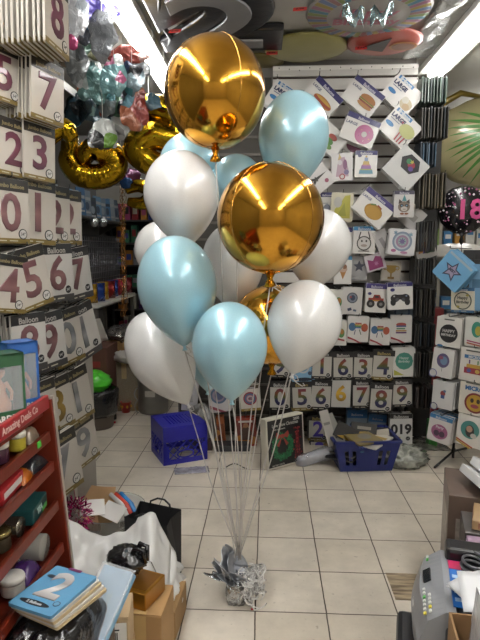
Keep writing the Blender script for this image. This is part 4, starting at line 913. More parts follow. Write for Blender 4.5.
for k in range(8):
    y = 4.9 + .3 * k
    o = MB().box((0, 0, .08), (.1, .2, .16), 0, None, .004).build('long_carton', M(['#2f6a52', '#b9b9b4', '#7a2c34', '#8a8a86', '#2a4a6a', '#1f4f3f', '#c9c7c0', '#40404a'][k], .4), None, (LXF - .22, y, zsh + .001))
    tag(o, 'upright carton tucked behind the blue packs on the high left shelf', 'box', 'cartons behind the blue packs on the high left shelf')
# black wire grid with mirror balls
gp = thing('wire_grid_panel', 'black wire grid panel on the left wall below the blue packs', 'grid panel', (-2.0, 6.3, 1.2))
MB().box((-.06, 0, .18), (.02, 2.2, .9)).build('back_board', M('#3a3a3c', .6), gp)
mb = MB()
for k in range(30): mb.tube([(0, -1.05 + .072 * k, -.25), (0, -1.05 + .072 * k, .60)], .005, 5)
for k in range(12): mb.tube([(.006, -1.06, -.24 + .072 * k), (.006, 1.06, -.24 + .072 * k)], .005, 5)
mb.build('wire_mesh', M('#8c8c90', .35, .7), gp)
for px, py in ((94, 222), (103, 222)):
    c = atx(px, py, -1.78); r = 5 * mpp(c)
    o = thing('mirror_ball', 'small mirror ball hanging ' + ('nearer the number packs' if px == 94 else 'farther from the number packs') + ', under the blue pack shelf', 'mirror ball', c, (0, 0, 0), 'mirror balls')
    MB().ball((0, 0, 0), r, 18).build('ball', M('#c4c8cc', .12, 1, 0, .8, 60, .2), o)
    MB().tube([(0, 0, r), (0, 0, zsh - .03 - c.z)], .002, 5).build('string', M('#303030'), o)
# table with bagged goods and the shelf under the grid
tb = thing('side_table', 'white-edged low shelf table under the wire grid', 'table', (-1.93, 6.25, 0))
ztb = atx(103, 302, -1.75).z
MB().box((0, 0, ztb - .02), (.42, 1.6, .04), 0, None, .004).build('table_top', M('#c9c7c2', .4), tb)
for sx_ in (-.18, .18):
    for sy_ in (-.75, .75): MB().box((sx_, sy_, (ztb - .04)/2), (.04, .04, ztb - .04)).build('leg', M('#77746e', .4, .4), tb)
bags = [(-1.62, 5.22, '#b48a1e', 'yellow'), (-1.60, 5.42, '#1f3f8f', 'blue'), (-1.62, 5.62, '#c9a02c', 'gold'), (-1.60, 5.82, '#8a2020', 'red'), (-1.62, 6.02, '#2a4a9a', 'dark blue'), (-1.60, 6.22, '#a8283a', 'crimson'), (-1.62, 6.42, '#d0c8c0', 'white'), (-1.60, 6.62, '#7a1c24', 'maroon')]
for k, (x, y, c, nm) in enumerate(bags):
    mb = MB().grid(lambda u, v: (.06 * math.sin(PI * v) ** .7 * math.sin(PI * u) + .008 * noise.noise(Vector((u * 5, v * 5, k))), (u - .5) * .17, v * .2), 12, 12).grid(lambda u, v: (-.06 * math.sin(PI * v) ** .7 * math.sin(PI * u), (.5 - u) * .17, v * .2), 12, 12)
    o = mb.build('snack_bag', M(c, .22, .5, .4, .3, 30, .15), None, (x - .2, y + .36, ztb + .001), (0, 0, R(-30)))
    tag(o, nm + ' shiny snack bag standing on the low table under the wire grid', 'snack bag', 'snack bags on the low table')

# dark shelving in the far left corner
sh = thing('shelving_unit', 'dark shelving unit in the far left corner crowded with small goods', 'shelving', (-1.45, 7.55, 0))
SHX = (-2.1, -.75)
zs = [.55, .85, 1.15, 1.45, 1.75, 2.05]
for x in (-.66, 0, .66): MB().box((x, 0, 1.2), (.03, .34, 2.4)).build('upright', M('#2a2a2c', .5, .3), sh)
for z in [.2] + zs + [2.36]: MB().box((0, 0, z - .012), (1.34, .34, .024)).build('shelf_board', M('#3a3839', .5), sh)
MB().box((0, .17, 1.2), (1.34, .015, 2.4)).build('back_panel', M('#222224', .7), sh)
gc = [('#8a2028', 'red'), ('#2a3f86', 'blue'), ('#b9b4aa', 'white'), ('#26262a', 'black'), ('#a8702a', 'orange'), ('#4a2c5c', 'purple'), ('#2f6a50', 'green'), ('#a84a78', 'pink'), ('#8f8f94', 'silver')]
for zi, z in enumerate(zs):
    x = -.60
    while x < .56:
        w_ = rnd.uniform(.06, .13); h = rnd.uniform(.1, .24); c, nm = gc[rnd.randrange(9)]
        if abs(x + w_/2) < .025 + w_/2 and x + w_ > -.02: x = .02
        o = thing('goods_box', 'small ' + nm + ' box on the dark shelving in the far left corner', 'box', (-1.45 + x + w_/2, 7.49, z + .0005), (0, 0, 0), nm + ' boxes on the far shelving')
        MB().box((0, 0, h/2), (w_ - .008, .16, h), 0, None, .003).build('body', M(c, .4, 0, .3, 0, 10, .2, 8), o)
        MB().box((0, -.0805, h * .55), (w_ * .6, .001, h * .4)).build('printed_label', M(gc[rnd.randrange(9)][0], .5), o)
        x += w_ + rnd.uniform(.0, .03)
# copper tinsel garland
mb = MB(); c0 = at(122, 160, 5.0); c1 = at(124, 316, 5.0)
rg = random.Random(5)
for s in range(7):
    pts = []
    for j in range(70):
        t = j / 69; a = t * 40 + s * .9
        pts.append(c0.lerp(c1, t) + Vector((.019 * math.cos(a + s) * (1 + .5 * math.sin(11 * t + s)), .028 * math.sin(a), .01 * math.sin(7 * a))))
    mb.tube(pts, .0027, 4)
tag(mb.build('hanging_tinsel_garland', M('#b8854f', .2, 1, 0, .5, 40, .3)), 'curly copper tinsel garland hanging left of the upper white balloon', 'garland')

# ------------------------------------------------------------------ boxes, bin and tank on the floor at the back left
p = atz(122, 412); carton('cardboard_box', 'large film-wrapped brown box behind the black-lined bin', (p.x, 5.62, 0), (.40, .36, .56), 8, '#7d6a4f', True)
fm = MB().box((0, 0, .30), (.43, .39, .5), 0, None, .015)
o = fm.build('film_wrap', clear('#d8dccc', .16), bpy.data.objects['cardboard_box'])
carton('cardboard_box', 'brown cardboard box stacked on the film-wrapped box', (p.x + .02, 5.66, .568), (.38, .32, .15), 3, '#94744b', True)
o = crumpled(MB(), (0, 0, .06), (.20, .15, .075), 21, .45, 40).build('foil_bag', M('#a9a7a4', .18, .9, 0, .6, 25, .15), None, (p.x + .03, 5.64, .72)); tag(o, 'crumpled silver foil bag on top of the stacked brown boxes', 'bag')
o = crumpled(MB(), (0, 0, .04), (.13, .08, .05), 23, .5, 32).build('plastic_bag', M('#c5c2bc', .3, 0, .5, .4, 20), None, (p.x + .10, 5.40, .545)); tag(o, 'small crumpled white plastic bag on the front edge of the film-wrapped box', 'bag')
o = MB().grid(lambda u, v: (.11 * math.sin(2.4 * (u - .5)), .11 * math.cos(2.4 * (u - .5)) - .1, v * .24 + .03 * u), 14, 6, 0, None, True, .002).build('curled_paper', M('#d0cec9', .5), None, Vector((at(98, 333, 5.2).x, 5.2, .735)), (R(12), R(-18), R(20))); tag(o, 'curled sheet of white paper standing beside the silver one pack', 'paper')
cb = thing('cardboard_box', 'dark brown carton under the curled white paper, behind the green bag', 'box', (at(95, 360, 5.25).x - .05, 5.35, 0))
MB().box((0, 0, .36), (.42, .5, .72), 0, None, .005).build('body', M('#5d3b30', .8, 0, 0, .1, 60, .1), cb)
MB().box((0, -.251, .56), (.3, .001, .06)).build('packing_tape', M('#8a2a2c', .4), cb)
# bin with black liner
c = atz(103, 421)
bn = thing('waste_bin', 'waste bin with a black plastic liner beside the number packs', 'bin', (c.x, 4.95, 0))
MB().lathe([(.14, 0), (.145, .01), (.175, .33), (.165, .33), (.14, .02)], 28).build('bucket', M('#4a4038', .5), bn)
f = lumps(31, .12, 3)
mb = MB().lathe([(.165, .12), (.188, .16), (.194, .26), (.198, .35), (.185, .372), (.165, .36), (.15, .28), (.05, .22), (.001, .2)], 40, 0, None, True, lambda a, z: 1 + .05 * math.sin(9 * a + 14 * z) + .04 * noise.noise(Vector((3 * math.cos(a), 3 * math.sin(a), 9 * z))))
mb.build('bin_liner', M('#121214', .18, 0, .5, .7, 26, .1), bn)
o = crumpled(MB(), (0, 0, .1), (.17, .14, .09), 33, .35, 36).build('plastic_bag', M('#4cc02f', .3, 0, .5, .5, 20, .12), None, (c.x - .10, 5.02, .31)); tag(o, 'bright green plastic bag lying in the black-lined bin', 'bag')
# red cup and black bottle
c = atz(126, 412)
o = thing('paper_cup', 'red patterned cup on the floor beside the black-lined bin', 'cup', (c.x, c.y, 0))
MB().lathe([(.04, 0), (.055, .11), (.058, .112), (.053, .112), (.038, .004), (.001, .004)], 24).build('cup', M('#b02a22', .4), o)
q = MB()
for k in range(6): q.ball((.052 * math.cos(k * 1.05), .052 * math.sin(k * 1.05), .065), (.012, .012, .016), 8)
q.build('printed_pattern', M('#c98f2c', .4), o)
c = atz(113, 419)
o = thing('bottle', 'small black bottle standing on the floor in front of the bin', 'bottle', (c.x, c.y, 0))
MB().lathe([(.035, 0), (.036, .005), (.036, .10), (.016, .125), (.014, .135)], 20).build('body', M('#17161a', .2, 0, .5), o)
MB().lathe([(.017, .133), (.017, .155), (.001, .156)], 16).build('cap', M('#2a2a2e', .3), o)
o = MB().lathe([(.016, 0), (.018, .004), (.018, .014), (.001, .016)], 14).build('plastic_disc', M('#b8283a', .4), None, atz(114, 423)); tag(o, 'tiny red plastic disc lying on the floor by the black bottle', 'disc')
# grey helium tank
c = atz(150, 416)
o = thing('helium_tank', 'grey metal gas tank behind the blue crate and the lower left balloon', 'gas tank', (c.x, c.y + .17, 0))
MB().lathe([(.14, 0), (.15, .012), (.152, .03), (.152, .86), (.148, .92), (.12, .99), (.06, 1.03), (.035, 1.04)], 36).build('cylinder', M('#83817c', .4, .55, 0, .1, 20, .12), o)
MB().lathe([(.035, 1.035), (.03, 1.08), (.018, 1.085), (.018, 1.13), (.03, 1.135), (.03, 1.15), (.001, 1.15)], 18).build('valve', M('#a48a4a', .3, .9), o)
MB().box((0, -.153, .22), (.1, .004, .06), 0, None, .001).build('printed_label', M('#b9b6ae', .5), o)
pts = [(.0 + .02 * math.cos(t), -.17 + .0 * t, .30 - .02 * t + .02 * math.sin(t)) for t in [j * .5 for j in range(30)]]
tag(MB().tube([Vector(q) + Vector((c.x - .12, c.y + .12, .0)) for q in pts], .005, 5).build('curly_ribbon', M('#c9c7c2', .2, .6)), 'silver curly ribbon hanging against the grey tank', 'ribbon')
carton('cardboard_box', 'low brown cardboard box between the grey tank and the slatted wall', (-.92, 6.2, 0), (.6, .4, .42), 0, '#6f5a42')
# ------------------------------------------------------------------ flat foil balloons held against the ceiling
def disc(name, label, px, py, rx, rings, z=CEIL - .03, cat='foil balloon', group=None, sq=1.):
    c = atz(px, py, z); r = rx * mpp(c)
    o = thing(name, label, cat, c, (0, 0, 0), group)
    for k, (f, mat, nm) in enumerate(rings):
        MB().lathe([(.001, -.030 * math.sqrt(1 - 0) - .0015 * k)] + [(r * f * q, -.030 * math.sqrt(max(0, 1 - (q * f) ** 2.0)) - .0015 * k) for q in (.2, .4, .6, .8, .9, 1)] , 40, 0, None, True, lambda a, zz: 1 + .01 * math.sin(17 * a)).build(nm, mat, o)
    return o, c, r
SH = dict(rough=.38, coat=.25, bump=.25, bscale=14)
def sm(col, **k): d = dict(SH); d.update(k); return M(col, **d)
o, c, r = disc('flat_foil_balloon', 'grey round foil balloon with a rainbow striped border, flat on the ceiling', 368, 12, 62, [(1, sm('#aaa6a0'), 'rim')], CEIL - .03)
cl = ['#8a9a5a', '#4f8aa0', '#a8708a', '#b09a4a', '#6a7fa8', '#9a6a6a']
mbs = MB()
for k in range(48):
    a0, a1 = 2 * PI * k / 48, 2 * PI * (k + .8) / 48
    pts = [(.66 * r, a0), (.97 * r, a0), (.97 * r, a1), (.66 * r, a1)]
    mbs.add([(q * math.cos(a), q * math.sin(a), -.034 + .028 * (1 - math.sqrt(max(0, 1 - (q / r) ** 2)))) for q, a in pts], [(3, 2, 1, 0)], k % 6)
mbs.build('rainbow_stripes', [sm(x) for x in cl], o)
mb = MB(); put_text(mb, 'Happy', 0, r * .16, 0, r * .36, 0, .004); put_text(mb, 'Birthday', 0, -r * .18, 0, r * .32, 0, .004)
mb.build('printed_lettering', M('#b06a7a', .4), o, (0, -.0, -.037), (PI/2, 0, 0))
o, c, r = disc('flat_foil_balloon', 'dull red foil balloon with a black wedge, flat on the ceiling', 384, 42, 38, [(1, sm('#b05a4e'), 'disc')])
MB().prism([(x, z) for x, z in [(-.6 * r, -.1 * r), (.1 * r, -.35 * r), (.15 * r, .6 * r)]], -.003, 0).build('black_wedge', sm('#2a2624'), o, (-.02, 0, -.034), (PI/2, 0, 0))
MB().prism(ell(.5 * r, 0, .36 * r, .3 * r, 28), -.003, 0).prism(ell(.5 * r, 0, .30 * r, .24 * r, 28), -.005, 0, 1).build('orange_oval', [sm('#b0763a'), sm('#8f5a40')], o, (0, 0, -.032), (PI/2, 0, 0))
o, c, r = disc('flat_foil_balloon', 'dull olive foil balloon flat on the ceiling behind the top gold orb', 306, 48, 42, [(1, sm('#a09a5c'), 'disc')])
o, c, r = disc('flat_foil_balloon', 'olive foil balloon half hidden behind the top gold orb, near the price tags', 258, 62, 26, [(1, sm('#7a6e3a'), 'disc')])
# the big black foil with a silver 2
c = atz(216, 12, CEIL - .02)
two = thing('number_foil_balloon', 'large black foil balloon with a silver number two, flat on the ceiling', 'foil balloon', c, (0, 0, 0))
mb = MB(); put_text(mb, '2', 0, 0, 0, 1.20, 0, .13, 1.1, .012, .015, None, 6); mb.build('black_outline', sm('#232226', bump=.5, bscale=9), two, (0, .05, -.012), (PI/2, 0, 0))
mb = MB(); put_text(mb, '2', 0, 0, 0, 1.20, 0, .01, 1.1, .004, .004, None, 6); mb.build('silver_digit', sm('#9b9b9e', metal=.2), two, (0, .05, -.055), (PI/2, 0, 0))
# glossy film and cables
o = MB().grid(lambda u, v: (1.05 + .42 * u, 3.0 + 1.7 * v, CEIL - .028 - .02 * noise.noise(Vector((u * 5, v * 14, 1)))), 14, 40, 0, None, True, .003).build('plastic_film', M('#a9a8a4', .15, 0, .8, .6, 24, .06)); tag(o, 'crinkled clear plastic film taped to the ceiling beside the red foil balloon', 'plastic film')
def hang_tag(px, py, label):
    c = atz(px, py, CEIL - .075)
    o = thing('hanging_price_tag', label, 'price tag', c, (R(-50), 0, R(rnd.uniform(-12, 12))))
    MB().box((0, 0, 0), (.085, .003, .055), 0, None, .001).build('card', M('#c83a38', .5), o)
    mb = MB(); put_text(mb, '5.99', 0, 0, -.002, .03, 0, .001); mb.build('printed_price', M('#4a1418', .5), o)
hang_tag(300, 9, 'small red price tag on the ceiling between the black two and the rainbow disc')
hang_tag(272, 53, 'small red price tag on the ceiling above the slatted wall, beside the olive foil balloon')
hang_tag(175, 31, 'small red price tag on the ceiling left of the top gold orb')
hang_tag(361, 48, 'small red price tag on the dull red foil balloon')
c = atz(368, 8, CEIL - .12)
mb = MB()
for s in (-1, 1):
    mb.grid(lambda u, v: (s * (.02 + .13 * u), .03 * math.sin(6 * u + 3 * v), -.11 * v * (1 - .5 * u) + .03 * math.sin(9 * u) + .02 * noise.noise(Vector((u * 6, v * 6, s)))), 12, 8, 0, None, True, .002)
tag(mb.build('hanging_bow', M('#b9cfd4', .15, .8, 0, .5, 30, .15), None, c), 'pale blue shiny foil bow hanging under the rainbow-bordered ceiling balloon', 'bow')
mb = MB().tube([(-.62, 3.1, CEIL - .03), (-.66, 3.5, CEIL - .05), (-.74, 3.8, CEIL - .035), (-.70, 4.1, CEIL - .05), (-.80, 4.4, CEIL - .03)], .018, 8)
tag(mb.build('cable', M('#1c1b1c', .4)), 'black cable along the ceiling left of the top gold orb', 'cable')
# big palm-leaf balloon at the right
c = at(492, 142, 5.5)
pb = thing('palm_foil_balloon', 'huge pale olive foil balloon printed with green palm leaves, at the upper right', 'foil balloon', c, (0, R(0), R(-14)))
rx = .60
MB().ball((0, 0, 0), (rx, .26, .42), 40, 0, None, lambda d: 1 + .02 * math.sin(14 * math.atan2(d.z, d.x)) * (1 - abs(d.y))).build('body', M('#bab186', .26, .1, .5, .12, 6, .2, 2.5), pb)
mb = MB()
for k, a in enumerate((168, 175, 182, 189, 196, 203, 211, 220, 230, 160, 150)):
    L = .58 - .03 * (k % 3); ca, sa = math.cos(R(a)), math.sin(R(a))
    pts = [(.12, .02)] + []
    def pt(t, s): return (.14 + L * t * ca - s * .016 * math.sin(PI * min(t * .97 + .03, 1)) * sa, .06 + L * t * sa + s * .016 * math.sin(PI * min(t * .97 + .03, 1)) * ca - .07 * t * t)
    def yy(x, z): return -.26 * math.sqrt(max(.0, 1 - (x / rx) ** 2 - (z / .42) ** 2)) - .006
    vs_, fs_ = [], []
    for j in range(13):
        for s in (-1, 1):
            x, z = pt(j / 12, s); vs_.append((x, yy(x, z), z))
    for j in range(12): fs_.append((2*j, 2*j+2, 2*j+3, 2*j+1))
    mb.add(vs_, fs_, 0, None, True)
mb.build('palm_leaves', M('#4f8a3c', .35, 0, .4, .1, 10, .2), pb)
MB().tube([(-.45, 0, .2), (-.55, -.02, .33), (-.30, -.03, .46), (-.12, 0, .42)], [.05, .04, .03, .02], 10).build('neck_flap', M('#8f7a30', .3, .4, .4), pb)
MB().tube([(0, 0, .42), (0, 0, CEIL - c.z - .005)], .003, 5).build('string', M('#d0cec8'), pb)

# black 18 balloon
c = at(463, 210, 4.75); r = 24 * mpp(c)
o = thing('eighteen_foil_balloon', 'black round foil balloon with pink dots and a pink 18, above the wire stand', 'foil balloon', c, (0, 0, R(-8)))
MB().ball((0, 0, 0), (r, r * .5, r), 36, 0, None, lambda d: 1 + .015 * math.sin(16 * math.atan2(d.z, d.x))).build('body', M('#17151a', .22, .1, .6, .15, 12, .1), o)
mb = MB(); ro = random.Random(9)
for k in range(90):
    a, q = ro.uniform(0, 6.3), r * math.sqrt(ro.uniform(.03, .9)); x, z = q * math.cos(a), q * math.sin(a)
    if abs(x - .05) < .11 and abs(z) < .09: continue
    y = -.5 * r * math.sqrt(max(0, 1 - (q / r) ** 2)) - .003; s = ro.uniform(.004, .009)
    mb.prism(ell(x, z, s, s, 8), y - .002, y, ro.randrange(3))
mb.build('printed_dots', [M('#c8a8b8', .4), M('#a04a78', .4), M('#d8d4d8', .4)], o)
mb = MB(); put_text(mb, '18', .05, 0, -.5 * r - .008, .22, 0, .006); mb.build('printed_numerals', M('#c0407c', .4), o)
MB().lathe([(.004, -r - .09), (.02, -r - .06), (.012, -r - .02), (.03, -r + .015)], 14).build('neck', M('#17151a', .3), o)
MB().tube([(0, 0, -r - .08), (.02, .02, -r - .3), (0, .05, -r - .6)], .003, 5).build('ribbon', M('#4a2a3a'), o)

# ------------------------------------------------------------------ gold number foils and crumpled foils at the upper left
GF = M('#a8861c', .14, 1, 0, .55, 13, .15, 5)
def digit_foil(label, pts, r, c, yaw=0, mat=GF):
    P = [Vector(p) for p in pts]; out = []
    n = len(P)
    for i in range(n - 1):
        p0, p1, p2, p3 = P[max(i-1, 0)], P[i], P[i+1], P[min(i+2, n-1)]
        for j in range(6):
            t = j / 6
            out.append(.5 * ((2*p1) + (p2 - p0) * t + (2*p0 - 5*p1 + 4*p2 - p3) * t*t + (3*p1 - p0 - 3*p2 + p3) * t**3))
    out.append(P[-1]); N = len(out)
    rs = [r * (.55 + .45 * min(1, 4 * min(i, N - 1 - i) / N + .15)) * (1 + .012 * math.sin(i * 1.9)) for i in range(N)]
    o = thing('number_foil', label, 'foil balloon', c, (0, 0, yaw), 'gold number foils')
    mb = MB().tube(out, rs, 20); mb.v = [(x, y * 1, z) for x, y, z in mb.v]
    mb.build('foil_body', mat, o)
    MB().tube([out[N // 2] + Vector((0, 0, r * .5)), Vector((out[N // 2].x, out[N // 2].y, CEIL - c.z - .002))], .002, 5).build('string', M('#c8c6c0'), o)
    return o
c = at(97, 160, 4.3)
def spiral(r0, r1, a0, a1, n=12, sx=1., sz=1.): return [((r0 + (r1 - r0) * t) * math.cos(R(a0 + (a1 - a0) * t)) * sx, -.05 + .08 * t, (r0 + (r1 - r0) * t) * math.sin(R(a0 + (a1 - a0) * t)) * sz) for t in [j / n for j in range(n + 1)]]
digit_foil('gold foil number curled like a two, hanging left of the upper white balloon', spiral(.05, .20, 200, -205, 16, 1.1, .8) + [(-.20, .04, .22)], .098, c, R(15))
c = at(160, 138, 4.25)
digit_foil('gold foil number partly behind the upper white balloon and the top gold orb', [(-.22, 0, .22), (-.05, 0, .22), (.14, 0, .16), (.12, 0, -.0), (-.06, -.02, .02), (-.17, 0, -.08), (-.05, 0, -.19), (.16, 0, -.20)], .11, c, R(10))
c = at(137, 196, 4.9)
digit_foil('small gold foil number below the others, beside the copper garland', [(-.10, 0, .05), (.02, 0, .09), (.12, 0, .03), (.06, 0, -.06), (-.08, 0, -.05)], .06, c, R(0))
c = at(52, 133, 3.9)
digit_foil('gold foil number peeking out behind the mauve three pack', [(-.1, 0, -.1), (.0, 0, .0), (.08, 0, .04), (.14, 0, -.04)], .07, c, R(20))
def printed_foil(cols, seed, rough=.2, metal=.35):
    m = bpy.data.materials.new('printed_foil'); m.use_nodes = True
    nt = m.node_tree; b = nt.nodes['Principled BSDF']; L = nt.links.new; N = nt.nodes.new
    tc = N('ShaderNodeTexCoord'); mp = N('ShaderNodeMapping'); mp.inputs['Location'].default_value = (seed, seed * .7, seed * .3)
    vo = N('ShaderNodeTexVoronoi'); vo.inputs['Scale'].default_value = 11; nz = N('ShaderNodeTexNoise'); nz.inputs['Scale'].default_value = 6
    L(tc.outputs['Object'], mp.inputs[0]); L(mp.outputs[0], vo.inputs['Vector']); L(mp.outputs[0], nz.inputs['Vector'])
    cr = N('ShaderNodeValToRGB'); cr.color_ramp.interpolation = 'CONSTANT'; e = cr.color_ramp.elements
    while len(e) < len(cols): e.new(.5)
    for k, c in enumerate(cols): e[k].position = 0 if k == 0 else .38 + .5 * (k - 1) / len(cols); e[k].color = lin(c)
    sp = N('ShaderNodeSeparateColor'); L(vo.outputs['Color'], sp.inputs[0]); L(sp.outputs[0], cr.inputs['Fac']); L(cr.outputs[0], b.inputs['Base Color'])
    n2 = N('ShaderNodeTexNoise'); n2.inputs['Scale'].default_value = 15; n2.inputs['Detail'].default_value = 4; n2.inputs['Distortion'].default_value = 1.2; L(tc.outputs['Object'], n2.inputs['Vector'])
    bp = N('ShaderNodeBump'); bp.inputs['Strength'].default_value = .7; bp.inputs['Distance'].default_value = .02; L(n2.outputs['Fac'], bp.inputs['Height']); L(bp.outputs[0], b.inputs['Normal'])
    b.inputs['Roughness'].default_value = rough; b.inputs['Metallic'].default_value = metal; b.inputs['Coat Weight'].default_value = .5
    return m
def scrap(label, px, py, w, h, Y, col, seed, metal=.4, amp=.5, rough=.2, cat='foil balloon', name='deflated_foil_balloon', pats=None, alpha=1.):
    """a limp foil shape, two crumpled skins joined at a wavy edge, hung from the ceiling by a string"""
    c = at(px, py, Y); k = mpp(c); W_, H_ = w * k * .56, h * k * .56
    ro = random.Random(seed)
    o = thing(name, label, cat, c, (0, 0, R(ro.uniform(-25, 45))))
    ph = [ro.uniform(0, 6) for _ in range(4)]
    def edge(a): return 1 + .13 * math.sin(2 * a + ph[0]) + .10 * math.sin(3 * a + ph[1]) + .06 * math.sin(5 * a + ph[2]) + .04 * math.sin(9 * a + ph[3])
    mb = MB(); NR, NA = 9, 36; q0 = Vector((seed * 1.3, 2, 5))
    for s in (-1, 1):
        vs_, fs_ = [], []
        for i in range(NR + 1):
            for j in range(NA):
                a = 2 * PI * j / NA; t = i / NR; x, z = W_ * t * edge(a) * math.cos(a), H_ * t * edge(a) * math.sin(a)
                n1 = noise.noise(Vector((x * 9, z * 9, 0)) + q0); n2 = abs(noise.noise(Vector((x * 17, z * 17, s)) + q0))
                y = .10 * W_ / .1 * n1 * .35 + s * (.16 * W_ * math.sqrt(max(0, 1 - t * t)) * (1 - .8 * n2) + .001)
                vs_.append((x, y, z - .10 * H_ * (x / W_) ** 2))
        for i in range(NR):
            for j in range(NA):
                f4 = (i * NA + j, i * NA + (j + 1) % NA, (i + 1) * NA + (j + 1) % NA, (i + 1) * NA + j)
                fs_.append(f4 if s < 0 else f4[::-1])
        mb.add(vs_, fs_, 0, None, True)
    mb.build('foil_skin', printed_foil([col] + (pats or []) + [col], seed, rough, metal) if pats else M(col, rough, metal, .5, .7, 16, .2, 9), o)
    MB().tube([(0, 0, H_ * .7), (.004, 0, CEIL - c.z - .002)], .0016, 4).build('string', M('#c8c6c0'), o)
    return o
scrap('clear crinkled foil hanging beside the thick row of edge-on packs', 76, 16, 20, 44, 3.3, '#8d8e90', 41, .35, pats=['#6e7378'])
scrap('purple and blue foil touching the ceiling light', 98, 8, 36, 22, 3.5, '#403873', 42, .4, pats=['#29578a', '#784584'])
scrap('clear silvery foil below the purple and blue foil', 102, 34, 34, 40, 3.45, '#7e8185', 43, .6, pats=['#9b9c9e'])
scrap('pink tinsel-like foil scrap beside the mauve seven pack', 70, 42, 16, 12, 3.3, '#78294a', 44, .5)
scrap('grey clear foil hanging below the pink foil scrap', 76, 62, 22, 40, 3.5, '#66696a', 45, .5, pats=['#858787', '#404345'])
scrap('dull green and yellow foil between the silvery foil and the teal foil', 90, 48, 22, 22, 3.75, '#4c4c35', 46, .3, pats=['#786e40', '#354c40'])
scrap('red foil hanging under the ceiling light', 127, 55, 34, 16, 3.7, '#7e3d36', 47, .3, pats=['#90736d', '#632222'])
scrap('teal foil with pink patches under the red foil', 114, 76, 22, 38, 3.6, '#5b7e80', 48, .3, pats=['#904c67', '#9b9e9b'])
scrap('blue and white foil with dark patches under the ceiling light', 132, 78, 24, 30, 3.65, '#728187', 49, .3, pats=['#1e2940', '#407378', '#29292b'])
scrap('teal and silver fish-coloured foil left of the teal foil', 93, 82, 24, 42, 3.8, '#446360', 50, .35, pats=['#787e7b', '#844535'])
scrap('silver foil with a red patch lower left of the ceiling light', 105, 100, 20, 30, 3.9, '#6e7676', 51, .5, pats=['#843929', '#386367'])
scrap('orange and blue parrot-coloured foil hanging above the gold number foils', 135, 110, 28, 38, 3.75, '#844c33', 52, .25, pats=['#4c7381', '#907e6e', '#78291f'])
scrap('colourful foil strip next to the orange and blue foil', 153, 102, 16, 14, 3.9, '#405763', 53, .3, pats=['#78292e', '#959084'])
scrap('white and green zebra-patched foil in front of the gold two', 103, 135, 26, 30, 3.7, '#90928e', 54, .25, pats=['#4c6e1e', '#1e1f1e', '#1b1c1e'])
scrap('blue foil shape behind the mauve seven pack', 78, 108, 34, 26, 4.4, '#21353f', 55, .3, pats=['#2d5767', '#161f25'])
scrap('dark teal foil further back beside the blue foil shape', 97, 112, 26, 24, 4.6, '#29393f', 56, .3, pats=['#4c6363'])
scrap('small blue and red foil between the mauve packs and the gold two', 61, 128, 14, 18, 4.1, '#404c5c', 57, .3, pats=['#78352e', '#909090'])
scrap('purple foil above the small gold foil number', 129, 175, 20, 12, 4.9, '#4c1640', 58, .4)
scrap('blue foil above the small gold foil number', 126, 183, 12, 9, 4.85, '#1e406e', 59, .4)
scrap('white and silver foil between the gold numbers and the copper garland', 121, 166, 12, 12, 4.7, '#959798', 60, .3)
scrap('small clear silver foil between the red foil and the ceiling light', 140, 70, 18, 18, 3.8, '#8a8f94', 62, .5, pats=['#4a5a6a', '#c8ccd0'])
scrap('dark patterned foil behind the silvery foil near the ceiling', 82, 28, 24, 30, 3.7, '#33363c', 63, .4, pats=['#6a4a5a', '#2a4a5a', '#8a8a7a'])
scrap('dark green and red foil between the teal foil and the zebra-patched foil', 113, 103, 22, 24, 4.0, '#34503c', 64, .3, pats=['#7a2c28', '#b0a890', '#2a2c30'])
scrap('black and blue foil behind the orange and blue foil', 122, 92, 26, 22, 4.1, '#23262e', 65, .4, pats=['#2f6a8a', '#8a3a34', '#a8aaa8'])
scrap('dull brown foil hanging behind the grey clear foil', 68, 56, 22, 22, 3.9, '#4a4038', 66, .3, pats=['#2a2a2a', '#6a5a48'])
# high ledge along the left wall
lg = thing('high_ledge', 'pale high ledge under the ceiling along the left wall', 'shelf', (-1.52, 4.6, 2.86))
MB().box((-.30, 0, .0), (.60, 2.6, .03), 0, None, .003).build('board', M('#7d7c78', .5), lg)
MB().box((.006, 0, .0), (.012, 2.6, .06), 0, None, .003).build('front_edge', M('#b4b4b0', .3, .5), lg)
bm_ = thing('white_beam', 'white beam across the left aisle above the blue packs', 'beam', (0, 0, 0))
a, b = atx(58, 187, -2.15), at(121, 193, 7.3)
MB().box((-1.45, 7.1, atx(100, 189, -1.95).z), (1.5, .06, .22), 0, None, .003).build('beam_face', M('#b9b8b2', .5), bm_)
